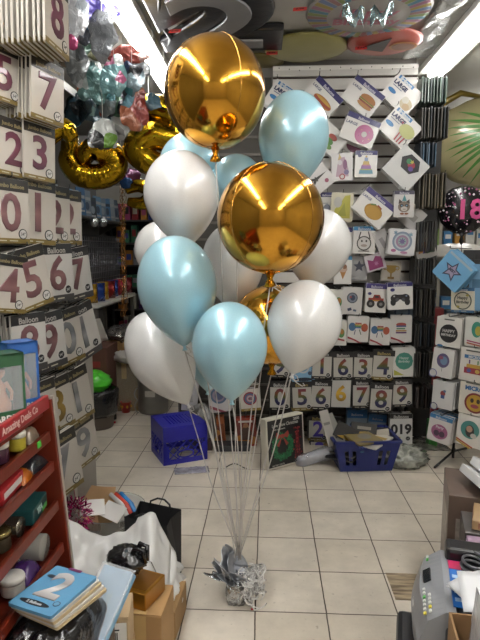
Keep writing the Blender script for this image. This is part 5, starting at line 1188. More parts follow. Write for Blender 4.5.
# ------------------------------------------------------------------ blue milk crate
a, b = atz(164, 466), atz(207, 459)
yaw = math.atan2(b.y - a.y, b.x - a.x); wc = (b - a).length; dc, hc = .36, .30
mid = (a + b) / 2 + Vector((-math.sin(yaw), math.cos(yaw), 0)) * dc / 2
CB = M('#101088', .42, 0, .1, .04, 30, .06)
ct = thing('milk_crate', 'blue plastic milk crate turned upside down on the floor, left of the ribbons', 'crate', (mid.x, mid.y, 0), (0, 0, yaw))
def lattice(mb, w, z0, z1, T, hole=True):
    n = 7; s = (z1 - z0) / 2.0
    for k in range(-3, int(w / s) + 3):
        for d in (-1, 1):
            x0 = -w/2 + k * s; p = [Vector((x0, 0, z0)), Vector((x0 + d * (z1 - z0), 0, z1))]
            lo, hi = 0., 1.
            for side in (-w/2, w/2):
                dx = p[1].x - p[0].x
                if abs(dx) < 1e-6: continue
                t = (side - p[0].x) / dx
                if (dx > 0) == (side > 0): hi = min(hi, t)
                else: lo = max(lo, t)
            if hi - lo < .08: continue
            seg = [p[0].lerp(p[1], lo), p[0].lerp(p[1], hi)]
            if hole:
                parts, cur = [], None
                for j in range(25):
                    q = seg[0].lerp(seg[1], j / 24); out = (q.x / .066) ** 2 + ((q.z - (z0 + .035)) / .030) ** 2 > 1
                    if out: cur = (cur[0], q) if cur else (q, q)
                    elif cur: parts.append(cur); cur = None
                if cur: parts.append(cur)
            else: parts = [tuple(seg)]
            for u, v in parts:
                if (v - u).length > .008: mb.bar(T @ u, T @ v, .011, .008)
def side(w, T, name):
    mb = MB()
    mb.box((0, 0, hc - .06), (w, .008, .12), 0, T, .002).box((0, 0, .02), (w, .008, .04), 0, T, .002)
    for s in (-1, 1): mb.box((s * (w/2 - .022), 0, .09), (.044, .008, .12), 0, T, .002)
    lattice(mb, w - .085, .04, hc - .12, T)
    ring = [T @ Vector((.066 * math.cos(t), 0, .075 + .030 * math.sin(t))) for t in [2 * PI * j / 28 for j in range(28)]]
    mb.tube(ring, .007, 6, 0, None, True)
    mb.build(name, CB, ct)
side(wc, Matrix.Translation((0, -dc/2, 0)), 'side_wall')
side(wc, Matrix.Translation((0, dc/2, 0)), 'side_wall')
for s in (-1, 1): side(dc, Matrix.Translation((s * wc/2, 0, 0)) @ Matrix.Rotation(PI/2, 4, 'Z'), 'side_wall')
mb = MB()
for s in (-1, 1):
    mb.box((s * (wc/2 - .035), 0, hc - .004), (.07, dc, .008)).box((0, s * (dc/2 - .035), hc - .004), (wc - .14, .07, .008))
for k in range(9): mb.box((-wc/2 + .07 + (wc - .14) * k / 8, 0, hc - .004), (.013, dc - .14, .007))
for k in range(8): mb.box((0, -dc/2 + .07 + (dc - .14) * k / 7, hc - .004), (wc - .14, .013, .0068))
mb.build('bottom_grid', CB, ct)
for s in (-1, 1):
    for t in (-1, 1): MB().box((s * (wc/2 - .008), t * (dc/2 - .008), hc/2), (.024, .024, hc), 0, None, .004).build('corner_post', CB, ct)

# dark grey bag slumped behind the crate
o = crumpled(MB(), (0, 0, .17), (.11, .09, .17), 61, .25, 36).build('grey_bag', M('#55534f', .3, 0, .4, .5, 18, .15), None, at(197, 430, 4.40) * 1); o.location.z = .0; o.location.x += .03; o.location.y = 4.46
tag(o, 'dark grey plastic bag standing between the blue crate and the amber costume pack', 'bag')
c = atz(194, 472)
o = MB().grid(lambda u, v: ((u - .5) * .26, (v - .5) * .12, .006 + .008 * abs(noise.noise(Vector((u * 7, v * 5, 2))))), 16, 8, 0, None, True, .003).build('flat_packet', M('#8f8d94', .2, 0, .6, .5, 30, .4, 14), None, (c.x - .02, c.y + .02, 0), (0, 0, R(12))); tag(o, 'flat clear packet with dark print lying on the floor in front of the crate', 'packet')
pts = [Vector((.0 + .16 * t, .03 * math.sin(5 * t), .006 + .02 * max(0, math.sin(3 * t)))) for t in [j / 15 for j in range(16)]]
o = MB().tube(pts, .004, 6).build('black_cable', M('#1c1b1c', .5), None, atz(226, 468)); tag(o, 'short black cord lying on the floor under the amber costume pack', 'cord')
for px, py, d, col, lab in ((232, 452, (.30, .14, .05), '#26262a', 'dark boxed goods on the floor under the costume packs'), (205, 452, (.12, .12, .10), '#3a2a28', 'small dark box on the floor beside the crate')):
    c = at(px, py, 4.42); o = MB().box((0, 0, d[2]/2), d, 0, None, .005).build('dark_box', M(col, .5, 0, .2), None, (c.x, 4.42, 0.0), (0, 0, R(5))); tag(o, lab, 'box')

# ------------------------------------------------------------------ boxed wreath
a, b = atz(268, 472), atz(305, 461.5)
yaw = math.atan2(b.y - a.y, b.x - a.x); w_ = (b - a).length; h_ = .385; d_ = .075
mid = (a + b) / 2 + Vector((-math.sin(yaw), math.cos(yaw), 0)) * d_ / 2
wb = thing('wreath_box', 'white-edged box with a green wreath and red bow on black, leaning by the slatted wall', 'box', (mid.x, mid.y, 0), (R(-5), 0, yaw))
MB().box((0, 0, h_/2 + .004), (w_, d_, h_), 0, None, .003).build('carton', M('#bdb8aa', .5, 0, .2, .05, 30, .1), wb)
fy = -d_/2
MB().box((0, fy - .0008, h_/2 + .004), (w_ * .93, .0012, h_ * .93)).build('black_face', ink('#17171a'), wb)
mb = MB(); put_text(mb, 'Love Glow Christmas', 0, h_ * .86, fy - .002, .036, 0, .0008, .80); put_text(mb, '2000', w_ * .30, h_ * .925, fy - .002, .03, 0, .001)
put_text(mb, 'with ornaments', -.06, h_ * .78, fy - .002, .018, 0, .0003); put_text(mb, 'BATTERY LIGHTS', -.08, h_ * .075, fy - .002, .015, 0, .0003)
mb.build('box_lettering', ink('#d9d6cc'), wb)
mb = MB(); rw = random.Random(2); wx, wz, wr = -.035, h_ * .42, .082
for k in range(420):
    a_ = rw.uniform(0, 6.283); q = wr + rw.gauss(0, .012); s = rw.uniform(.010, .017); t = rw.uniform(0, 6.28)
    x, z = wx + q * math.cos(a_), wz + q * math.sin(a_)
    y = fy - .002 - rw.uniform(0, .002)
    mb.add([(x + s * math.cos(t + g), y, z + s * math.sin(t + g)) for g in (0, 2.5, 3.8)], [(0, 1, 2)], k % 3)
mb.build('printed_wreath', [ink('#1f7a48'), ink('#2b8f58'), ink('#166038')], wb)
mb = MB(); zb = wz + wr
for s in (-1, 1):
    mb.prism([(wx, zb), (wx + s * .055, zb + .035), (wx + s * .065, zb + .005), (wx + s * .05, zb - .02)][::(1 if s < 0 else -1)][::-1], fy - .0062, fy - .0052)
    mb.prism([(wx, zb), (wx + s * .035, zb - .08), (wx + s * .058, zb - .065)][::(1 if s > 0 else -1)], fy - .0056, fy - .0046)
mb.prism(ell(wx, zb, .016, .016), fy - .007, fy - .006)
mb.build('printed_bow', ink('#c0443c'), wb)
mb = MB()
for k in range(36):
    x = w_ * .30 + rw.gauss(0, .018) ; z = h_ * rw.uniform(.10, .75); mb.prism(ell(x, z, .007, .007, 7), fy - .004, fy - .003, k % 2)
for k in range(3): mb.prism(rect(w_ * (.27 + .04 * k), h_ * .38, .007, h_ * .6, 4 * (k - 1)), fy - .003, fy - .002, 0)
mb.build('printed_ribbon', [ink('#8f2028'), ink('#b84a48')], wb)

# ------------------------------------------------------------------ blue basket full of packs
a, b = atz(338, 471.5), atz(390, 471)
yaw = math.atan2(b.y - a.y, b.x - a.x) + R(2); wB = (b - a).length; hB, dB = .235, .30
mid = (a + b) / 2 + Vector((0, dB / 2, 0))
bk = thing('shopping_basket', 'blue plastic shopping basket full of packs at the foot of the slatted wall', 'basket', (mid.x, mid.y, 0), (0, 0, yaw))
BM = M('#0f1f62', .42, 0, .1, .04, 30, .06)
ox, oy = .05, .035
def bpt(x, y, z): t = z / hB; return (x * (wB/2 + ox * t), y * (dB/2 + oy * t), z)
mb = MB()
def wallq(x0, y0, x1, y1):
    L0 = Vector((x1 - x0, y1 - y0, 0)); n = 16
    for k in range(n):
        u0, u1 = k / n, (k + 1) / n
        slot = k in (2, 4, 11, 13)
        for z0, z1 in (((0, .05), (.165, hB)) if slot else ((0, hB),)):
            q = [bpt(x0 + L0.x * u, y0 + L0.y * u, z) for u, z in ((u0, z0), (u1, z0), (u1, z1), (u0, z1))]
            nn = (Vector(q[1]) - Vector(q[0])).cross(Vector(q[3]) - Vector(q[0])).normalized() * .004
            vs_ = q + [tuple(Vector(v) - nn) for v in q]
            mb.add(vs_, [(0, 1, 2, 3), (7, 6, 5, 4), (0, 4, 5, 1), (1, 5, 6, 2), (2, 6, 7, 3), (3, 7, 4, 0)])
for q in ((-1, -1, 1, -1), (1, -1, 1, 1), (1, 1, -1, 1), (-1, 1, -1, -1)): wallq(*q)
mb.box((0, 0, .004), (wB, dB, .008))
mb.build('basket_body', BM, bk)
rim = [bpt(x, y, hB) for x, y in ((-1, -1), (1, -1), (1, 1), (-1, 1))]
mb = MB()
for k in range(4): mb.bar(rim[k], rim[(k + 1) % 4], .022, .018)
mb.build('rim', BM, bk)
mb = MB(); put_text(mb, 'THANK YOU', 0, hB * .86, -(dB/2 + oy * .86) - .006, .026, 0, .0005); mb.build('moulded_lettering', M('#5a6ac0', .4), bk)
MB().tube([(-wB/2 - .045, .08, hB), (-wB/2 - .05, .10, hB + .012), (0, .115, hB + .014), (wB/2 + .05, .10, hB + .012), (wB/2 + .045, .08, hB)], .006, 8).build('handle', M('#23232a', .4), bk)
bp = [('#c9a23a', 'gold-edged black'), ('#26262a', 'black'), ('#d6d2ca', 'white'), ('#6f6c68', 'grey'), ('#8a7a4a', 'khaki'), ('#3f6f98', 'blue'), ('#b9b4aa', 'cream')]
rb = random.Random(12)
for k in range(12):
    col, nm = bp[k % 7]
    x, y, z = rb.uniform(-.13, .15), rb.uniform(-.08, .08), .075 + k * .0155
    o = pack_at('bp%d' % (k % 7), {'card': col, 'pic': [('r', 0, .3, .8, .2, '#1c1c1e' if k % 2 else '#c9a23a'), ('e', .1, -.1, .25, .2, '#8f8c86')]}, Vector((mid.x + x, mid.y + y, z)), .22, .28, rb.uniform(-60, 60), 0, 'boxed_pack', .012, True, R(-90 + rb.uniform(-5, 5)))
    tag(o, nm + ' flat pack lying in the full blue basket', 'pack', nm + ' packs in the blue basket')
for px, py, w, h, t, col, pic, lab in ((328, 428, 9, 36, -14, '#a9a59e', [('r', 0, .5, .7, .3, '#8a8680')], 'pale card pack standing up at the left end of the blue basket'), (333, 431, 14, 34, -24, '#8f8d88', [('r', 0, -.3, .5, .5, '#5a5854')], 'grey pack leaning beside the pale card in the blue basket'), (346, 433, 24, 16, 30, '#1f1e20', [('p', [(-.5, -.4), (.5, .1), (.5, -.4)], '#c9a02c')], 'black pack with a yellow stripe on top of the blue basket'), (372, 434, 34, 7, -6, '#b9b2a4', [('r', 0, 0, 1.2, .4, '#8a6a4a')], 'stack-top cream pack at the right of the blue basket'), (364, 428, 26, 10, 8, '#2a2a2c', [('r', 0, 0, 1.4, .3, '#9a958c')], 'dark pack at the back of the blue basket')):
    c = at(px, py, mid.y + (.02 if px > 350 else -.06)); k = mpp(c)
    o = pack_at(lab, {'card': col, 'pic': pic}, c, w * k, h * k, 6, t, 'boxed_pack', .012, True, R(-18)); tag(o, lab, 'pack', 'packs standing in the blue basket')
# clear bags on the floor
c = atz(315, 466)
o = MB().lathe([(.01, -.16), (.04, -.155), (.052, -.1), (.048, 0), (.054, .09), (.042, .14), (.05, .16), (.03, .165)], 28, 0, Matrix.Rotation(R(72), 4, 'Y'), True, lambda a, z: 1 + .10 * math.sin(6 * a + 40 * z)).build('plastic_roll', M('#a9abb4', .15, .2, .8, .6, 30, .2, 10, .6), None, (c.x, c.y + .04, .058), (0, 0, R(8))); tag(o, 'crumpled clear plastic roll on the floor between the wreath box and the basket', 'plastic roll')
c = atz(404, 468)
o = crumpled(MB(), (0, 0, .06), (.13, .10, .06), 71, .7, 44, 0, 3.5).build('clear_bag', M('#84867e', .15, .1, .7, .7, 26, .5, 14), None, (c.x, c.y + .08, .0)); tag(o, 'crumpled clear bag with coloured bits on the floor right of the blue basket', 'bag')
for k, (px, py) in enumerate(((430, 455), (440, 459), (420, 452))):
    c = atz(px, py)
    o = MB().grid(lambda u, v: ((u - .5) * .3, (v - .5) * .16, .006 + .03 * abs(noise.noise(Vector((u * 4, v * 4, k)))) * (1 - abs(2*u-1))), 16, 8, 0, None, True, .003).build('clear_sleeve', M(['#9a978e', '#6f6c66', '#5a5752'][k], .15, 0, .7, .6, 30, .3, 14), None, (c.x, c.y + .25, 0), (0, 0, R(-15 + 20 * k)))
    tag(o, ['pale clear sleeve', 'grey clear sleeve', 'dark clear sleeve'][k] + ' lying on the floor behind the wire stand foot', 'packet')
c = at(436, 418, 4.7)
o = MB().box((0, 0, .11), (.07, .10, .22), 0, None, .006).build('green_box', M('#3f8a3c', .4), None, (c.x - .06, 4.6, 0)); tag(o, 'green upright box on the floor behind the wire stand', 'box')

# ------------------------------------------------------------------ the pile at the lower left
carton('cardboard_box', 'brown cardboard box under the gold carton at the lower left', (-.475, 2.02, 0), (.17, .20, .265), -4, '#9c7a50', True)
carton('cardboard_box', 'taller brown carton behind the gold carton, by the black shopping bag', (-.475, 2.25, 0), (.20, .22, .13), -4, '#8f7048', True, lab=True)
carton('cardboard_box', 'cardboard box with a white barcode label, upper of two, beside the blue packs', (-.535, 1.77, .255), (.12, .14, .15), 8, '#b39a78', True, lab=True)
carton('cardboard_box', 'cardboard box with a white barcode label, lower of two, under its twin', (-.535, 1.77, 0), (.125, .15, .25), 8, '#a98c68', True, lab=True)
gb = thing('gold_box', 'shiny gold carton on top of the brown box at the lower left', 'box', (-.487, 2.02, .272), (0, 0, R(-20)))
MB().box((0, 0, .035), (.11, .15, .07), 0, None, .004).build('body', M('#a9782a', .28, .8, .3, .1, 20, .1), gb)
MB().box((0, .005, .0708), (.085, .115, .0015)).build('printed_top', M('#8a5c1e', .3, .6), gb)
# black plastic-wrapped bundle and the packs lying on it
tbx = carton('cardboard_box', 'dark carton under the black plastic bundle at the lower left', (-.61, 1.48, 0), (.22, .36, at(54, 589, 1.50).z - .19), 0, '#4a3c2e', True)
bd = thing('plastic_bundle', 'black plastic-wrapped bundle with white print under the blue number two packs', 'bundle', (-.625, 1.50, at(54, 589, 1.50).z - .178), (0, 0, R(-14)))
mb = MB().grid(lambda u, v: ((u - .5) * .21, (v - .5) * .30, .115 * (max(0, (1 - abs(2*u-1) ** 5) * (1 - abs(2*v-1) ** 5)) ** .4) + .016 * noise.noise(Vector((u * 8, v * 8, 3)))), 30, 26)
mb.grid(lambda u, v: ((.5 - u) * .21, (v - .5) * .30, 0), 4, 4)
mb.build('black_wrap', M('#151517', .15, 0, .6, .7, 26, .1), bd)
mb = MB()
for k, t in enumerate(('PARTY BALLOONS', 'ASSORTED FOIL')): put_text(mb, t, .0, .018 - .032 * k, 0, .022, 0, .0006)
mb.build('white_print', M('#b9b7b2', .4), bd, (.02, -.152, .055), (R(-12), 0, 0))
def lay_pack(key, spec, p, w, h, rot, label, group=None, lean=-90, t=.0095, roll=0):
    o = pack_at(key, spec, Vector(p), w, h, rot, roll, 'flat_number_pack', t, True, R(lean)); return tag(o, label, 'balloon pack', group)
TWO = {'card': '#5f9cc4', 'digit': ('2', grad('silvertwo', [(0, '#8f8a88'), (.35, '#cfcbc8'), (.6, '#8a8584'), (1, '#b9b4b2')]), .02, None), 'dsize': 1.05, 'dz': .08,
       'pic': [('e', -.05, -.46, .34, .07, '#16202e'), ('t', '2 Balloon', -.05, -.46, .09, '#d6dce2', .004), ('o', .36, -.34, .07, .055, '#2a4258', '#6fa8cc'), ('e', -.32, .30, .1, .05, '#2a3a4c'), ('r', -.02, .635, .3, .07, '#8a2a70')]}
PT_ = at(54, 589, 1.50); px_, py_, pz_ = PT_.x, PT_.y, PT_.z - .055
for k in range(1, 6):
    o = lay_pack('two' if k == 5 else 'twoback%d' % (k % 2), TWO if k == 5 else {'card': '#c9b48a' if k % 2 else '#d4d0c8', 'pic': [('r', 0, .5, .9, .15, '#232226')]}, (px_ + .006 * (5 - k), py_ + .003 * (5 - k), pz_ + .010 * k), .158, .205, -20 - 1.2 * (5 - k),
        'light blue pack with a silver two, on top of the pile at the lower left' if k == 5 else 'white pack fanned out below the light blue silver two pack', None if k == 5 else 'packs fanned out under the silver two pack')
bl = lay_pack('bluewrap', {'card': '#7fb4d6', 'pic': [('p', [(-.3, -.5), (-.1, .4), (.2, .5), (.1, -.5)], '#9cc8e0'), ('e', -.2, .2, .14, .2, '#8a6aa8')]}, (-.525, 1.60, at(94, 612, 1.6).z + .0), .115, .27, -22, 'light blue pack under crinkled film beside the silver two pack', None, -50, .03)
MB().grid(lambda u, v: ((u - .5) * .135, -.018 - .012 * abs(noise.noise(Vector((u * 6, v * 9, 4)))), (v - .5) * .285), 14, 20, 0, None, True, .0015).build('clear_film', clear('#f0f4f8', .25), bl)
# white plastic bag
def bagf(d):
    return 1
wbg = thing('plastic_bag', 'big translucent white plastic bag slumped over the boxes at the lower left', 'bag', (-.60, 2.33, .0))
mb = MB()
def crease(x, y, s): return abs(noise.noise(Vector((x * 7, y * 7, s)))) - .25
def bag(u, v):
    x = -.34 + .52 * u - .03 * v; y = -.13 + .28 * v
    ridge = .43 - .085 * math.sin(PI * min(u / .82, 1)) ** 1.2 + (.02 if u > .7 else 0) - 1.1 * max(0, u - .86)
    z = ridge - (.20 if v < .62 else .30) * abs(v - .62) + .055 * crease(x, y, 3) + .02 * noise.noise(Vector((x * 16, y * 16, 7)))
    return (x, y, z)
mb.grid(bag, 44, 30, 0, None, True, .003)
mb.grid(lambda u, v: (bag(u, 0)[0] + .03 * crease(u * .5, v * .3, 9), -.13 - .05 * math.sin(PI * v) - .05 * v + .05 * crease(u * .6, v * .3, 5), bag(u, 0)[2] * (1 - .42 * v)), 44, 16, 0, None, True, .003)
mb.grid(lambda u, v: (bag(1, u)[0] + .05 * v + .05 * crease(u * .5, v * .4, 2), bag(1, u)[1], bag(1, u)[2] * (1 - .62 * v)), 24, 16, 0, None, True, .003)
mb.build('bag_skin', M('#d3d2cf', .28, 0, .5, .5, 9, .06, 3, .93), wbg)
bb = thing('black_bag', 'crumpled black plastic bag lying between the white bag and the gold carton', 'bag', (-.56, 2.06, .39), (0, 0, R(-20)))
crumpled(MB(), (0, 0, .02), (.072, .055, .045), 81, .32, 40, 0, 1.7).build('bag_skin', M('#121214', .16, 0, .6, .6, 24, .1), bb)
for s in (-1, 1): MB().tube([(.03, .02 * s, .04), (.05, .02 * s, .085), (.085, .015 * s, .085), (.09, .008 * s, .03)], [.010, .012, .010, .008], 8).build('handle', M('#121214', .16, 0, .6, .6, 24, .1), bb)
# black shopping bag
c = atz(160, 594)
sb = thing('shopping_bag', 'black paper shopping bag standing on the floor beside the white plastic bag', 'shopping bag', (c.x - .045, c.y + .085, 0), (0, 0, R(-20)))
BP = M('#161618', .6, 0, .1, .12, 20, .1)
mb = MB(); wS, dS, hS = .24, .12, .36
mb.add([(-wS/2, -dS/2, 0), (wS/2, -dS/2, 0), (wS/2, dS/2, 0), (-wS/2, dS/2, 0), (-wS/2, -dS/2 - .01, hS), (wS/2, -dS/2 - .01, hS), (wS/2, dS/2 + .01, hS + .02), (-wS/2, dS/2 + .01, hS + .02), (-wS/2 + .02, 0, hS), (wS/2 - .02, 0, hS)],
       [(3, 2, 1, 0), (0, 1, 5, 4), (1, 2, 6, 9, 5), (2, 3, 7, 6), (3, 0, 4, 8, 7)])
mb.build('bag_body', BP, sb)
for s in (-1, 1):
    y = s * (dS/2 + .008); z = hS + (.02 if s > 0 else 0)
    MB().tube([(-.06, y, z - .02), (-.055, y, z + .012), (-.02, y + .01, z + .028), (.02, y + .01, z + .028), (.055, y, z + .012), (.06, y, z - .02)], .005, 8).build('handle', BP, sb)
# clear tub of odds and ends
c = atz(110, 545)
tub = thing('clear_tub', 'clear round tub with a cardboard piece and rolled film in it, behind the white bag', 'tub', (c.x, c.y + .04, 0))
MB().lathe([(.15, 0), (.16, .01), (.185, .20), (.195, .205), (.195, .21), (.18, .205), (.153, .015), (.001, .012)], 36).build('tub_body', M('#c5c8c6', .1, 0, .7, .1, 20, .03, 6, .45), tub)
x0, y0 = c.x, c.y + .04
o = MB().grid(lambda u, v: ((u - .5) * .20, .02 * math.sin(3 * u), (v - .5) * .26), 10, 4, 0, None, False, .006).build('cardboard_sheet', M('#a98660', .8, 0, 0, .1, 40, .1), None, (x0 - .09, y0 + .02, .20), (R(-48), R(14), R(20))); tag(o, 'bent piece of brown cardboard sticking out of the clear tub', 'cardboard')
o = MB().box((0, 0, .13), (.075, .05, .22), 0, None, .004).build('kraft_box', M('#b08f64', .6, 0, .3), None, (x0 + .0, y0 - .05, .02), (R(6), R(-5), R(10))); tag(o, 'slim kraft box with clear tape standing in the clear tub', 'box')
for k, (cl_, nm) in enumerate((('#c9c8c6', 'white'), ('#b23a2c', 'red'), ('#2f78b8', 'blue'))):
    o = MB().tube([(x0 - .03 + .03 * k, y0 + .10, .235 + .004 * k), (x0 + .05 + .028 * k, y0 + .04, .205), (x0 + .11 + .022 * k, y0 - .05 + .01 * k, .17)], [.013, .016, .012], 10).build('rolled_film', M(cl_, .25, 0, .5, .3, 30, .1), None); tag(o, nm + ' rolled film sticking out over the rim of the clear tub', 'film roll')
o = crumpled(MB(), (0, 0, 0), (.055, .05, .04), 91, .6, 30).build('silver_ornament', M('#a4a29c', .2, .8, 0, .6, 30, .4), None, (x0 + .085, y0 - .10, .10)); tag(o, 'crumpled silver ornament low in the clear tub', 'ornament')
for k, (dx, rz) in enumerate(((-.06, 24), (.05, -28))):
    o = MB().box((0, 0, 0), (.13, .09, .006), 0, None, .001).build('white_card', M('#d6d4d0', .45), None, (x0 + dx + .02, y0 - .20, .30 - .02 * k), (R(38), R(6), R(rz))); tag(o, ['left of two white cards', 'right of two white cards'][k] + ' between the clear tub and the white bag', 'card')
# magenta tinsel
c = at(76, 516, 2.55)
mb = MB(); rt = random.Random(4)
for k in range(420):
    d = Vector((rt.gauss(0, 1), rt.gauss(0, 1), rt.gauss(0, 1))).normalized(); q = rt.uniform(.2, 1) ** .5
    p0 = Vector((d.x * .075 * q, d.y * .06 * q, d.z * .095 * q)); t1 = d.orthogonal().normalized(); s = .012
    t1 = (Matrix.Rotation(rt.uniform(0, 6.28), 3, d) @ t1); e = d * .02 + t1 * .012
    mb.add([p0 - t1 * .004, p0 + t1 * .004, p0 + e + t1 * .003, p0 + e - t1 * .003], [(0, 1, 2, 3)], k % 3)
o = mb.build('tinsel_pompom', [M('#a8205c', .25, .4), M('#c8488a', .2, .5), M('#5a0e34', .25, .5)], None, c); tag(o, 'magenta tinsel pompom hanging below the silver seven pack', 'tinsel')
MB().tube([(0, 0, .09), (-.02, .02, .2), (-.06, .05, .3)], .002, 5).build('string', M('#8f2a5a', .3), o)

# ------------------------------------------------------------------ printer and papers at the lower right
pw, pd, ph = .30, .40, .30
pc = at(452, 596, 1.86)
PYAW = -14
base = carton('cardboard_box', 'brown carton carrying the grey printer', (.72, 1.80, 0), (.36, .42, .22), PYAW, '#8a6b47')
pr = thing('printer', 'grey and black multifunction printer at the lower right, its control panel toward the aisle', 'printer', (.72, 1.80, .228), (0, 0, R(PYAW)))
PG, PB, PS = M('#3a3b3f', .45, 0, .1, .04, 60, .05), M('#17171a', .3, 0, .3), M('#8f9195', .4, .2)
T0 = Matrix.Identity(4)
# body: long side along the aisle; the panel faces -X
MB().box((.02, 0, ph * .40), (pw - .04, pd, ph * .80), 0, None, .018).build('body', PG, pr)
o_ = [(-pw/2 - .035, .06), (-pw/2 + .03, .06), (-pw/2 + .03, ph * .90), (-pw/2 + .012, ph * .93), (-pw/2 - .02, ph * .70)]
mb = MB(); n = 14
prof = [(-pw/2 - .030, .10), (-pw/2 - .036, .17), (-pw/2 - .010, .245), (-pw/2 + .045, .285), (-pw/2 + .075, .285), (-pw/2 + .075, .10)]
vs_, fs_ = [], []
for j in range(n + 1):
    t = j / n; y = -pd/2 * .96 + pd * .96 * t; bul = .022 * math.sin(PI * t)
    for x, z in prof: vs_.append((x - (bul if x < -pw/2 + .04 else 0), y, z))
m_ = len(prof)
for j in range(n):
    for k in range(m_): fs_.append((j * m_ + k, j * m_ + (k + 1) % m_, (j + 1) * m_ + (k + 1) % m_, (j + 1) * m_ + k)[::-1])
fs_ += [tuple(range(m_)), tuple(reversed([n * m_ + k for k in range(m_)]))]
mb.add(vs_, fs_); mb.build('control_panel', PS, pr)
th = math.atan2(.04, .055)
Tp = Matrix.Translation((-pw/2 + .004, 0, .268)) @ Matrix.Rotation(-math.atan2(.04, .055), 4, 'Y')
MB().box((-.012, .04, .002), (.030, .075, .008), 0, Tp, .002).build('display', M('#22262a', .15, 0, .5), pr)
for k in range(14):
    y = -.15 + .022 * (k % 7) + (.20 if k >= 7 and k % 7 > 4 else 0); x = -.018 + .02 * (k // 7)
    MB().box((x - .008, y - .02, .003), (.010, .013, .006), 0, Tp, .002).build('button', M('#c9cbc8' if k % 4 else ('#5fae5a' if k % 8 else '#d8c84a'), .4), pr)
MB().box((.03, .0, .262), (pw - .10, pd * .98, .05), 0, None, .012).build('scanner_lid', PB, pr)
MB().box((.02, pd/2 - .03, .30), (pw - .08, .09, .06), 0, None, .015).build('document_feeder', PB, pr)
MB().box((-pw/2 - .055, -.02, .05), (.10, pd * .55, .07), 0, None, .02).build('paper_tray', M('#222326', .35), pr)
mb = MB().box((-.062, -.02, .2885), (.042, .28, .002)); mb.box((-.062, .09, .290), (.042, .055, .001), 1)
for k in range(4): mb.box((-.062, -.12 + .045 * k, .290), (.026, .02, .001), 2)
mb.build('sticker_strip', [M('#1f62b0', .35), M('#b82a58', .35), M('#a9c4e0', .35)], pr)
mb = MB(); put_text(mb, 'Laser', 0, 0, 0, .02, 0, .0004); mb.build('model_lettering', M('#c9c9c9', .4), pr, (-pw/2 - .014 - .04, -.09, .235), (R(-8), 0, -PI/2))
cbl = MB().tube([(.735 + .045 * math.cos(t) * (1 - .02 * t), 1.86 + .05 * math.sin(t), .528 + .003 * t) for t in [j * .35 for j in range(40)]], .005, 6).build('power_cable', M('#5a5b5e', .35)); tag(cbl, 'coiled grey cable lying on top of the printer', 'cable')
# papers over the printer
for k, (x, y, z, rx_, rz_, w, h) in enumerate(((.70, 1.70, .555, 8, 24, .17, .13), (.70, 1.60, .60, 10, -12, .2, .17), (.64, 1.735, .535, 5, 40, .07, .05))):
    o = MB().grid(lambda u, v: ((u - .5) * w, (v - .5) * h, .012 * math.sin(3 * u + k)), 10, 6, 0, None, True, .0015).build('paper_sheet', M('#cfd0d2', .45), None, (x, y, z), (R(rx_), R(-4), R(rz_)))
    tag(o, ['white paper sheet with a dark dot on the printer', 'white printed sheet at the frame edge, topmost over the printer', 'small pale card beside the blue sticker strip on the printer'][k], 'paper')
    if k < 2: MB().lathe([(.012, .0), (.012, .002), (.001, .002)], 16).build('printed_dot', M('#3a4250', .4), o, (.01, .01, .014))
# carton of white bagged papers in front
wc_ = thing('open_carton', 'open cardboard carton at the lower right corner filled with white bagged packs', 'box', (.665, 1.355, 0), (0, 0, R(-8)))
CM = M('#8a6a46', .8, 0, 0, .12, 50, .1)
mb = MB().box((0, 0, .10), (.30, .30, .20))
for s in (-1, 1): mb.box((s * .147, 0, .30), (.006, .30, .59)).box((0, s * .147, .30), (.30, .006, .59))
mb.build('body', CM, wc_)
for k in range(7):
    o = MB().grid(lambda u, v: ((u - .5) * .02 * 0 + .016 * (math.sin(PI * u) * math.sin(PI * v)) ** .5 + .006 * noise.noise(Vector((u * 6, v * 7, k))), (u - .5) * .27, v * .42), 14, 16).grid(lambda u, v: (-.016 * (math.sin(PI * u) * math.sin(PI * v)) ** .5, (.5 - u) * .27, v * .42), 14, 16).build('bagged_pack', M('#c9cacb', .25, 0, .6, .5, 16, .08), None, (.555 + .036 * k, 1.37 - .005 * k, .275 + .012 * (k % 3)), (0, R(4), R(-8)))
    tag(o, 'white pack in clear film standing in the open carton at the lower right', 'bagged pack', 'white bagged packs in the open carton')
# cartons further back on the right
def flatbox(label, c, d, rot, col, side=None, tiltx=0, name='flat_box'):
    o = thing(name, label, 'box', c, (R(tiltx), 0, R(rot)))
    MB().box((0, 0, d[2]/2), d, 0, None, .003).build('body', M(col, .5, 0, .3, .05, 30, .12, 10), o)
    if side: MB().box((-d[0]/2 - .0008, 0, d[2]/2), (.0012, d[1] * .8, d[2] * .6)).box((0, -d[1]/2 - .0008, d[2]/2), (d[0] * .8, .0012, d[2] * .6)).build('printed_label', M(side, .5, 0, .3, 0, 10, .3, 30), o)
    return o
flatbox('dark brown carton with printed side, tallest of the pile behind the printer', (1.035, 2.55, 0), (.34, .34, .545), -14, '#5a4a40', '#8a8078', name='brown_carton')
flatbox('grey patterned box lying on the carton pile behind the printer', (.985, 2.235, .0), (.30, .20, .50), -14, '#4a4542', '#6f6a66', name='brown_carton')
flatbox('tan flat box on the pile behind the printer', (.995, 2.235, .502), (.24, .18, .04), -22, '#a38560', '#8a5a4a')
flatbox('pink-lilac flat box on the pile behind the printer', (.94, 2.085, .445), (.28, .075, .055), -14, '#9c8398', '#c9b4c4')
flatbox('black glossy flat box just behind the printer lid', (.94, 2.085, .0), (.30, .075, .443), -14, '#1c1b1c')
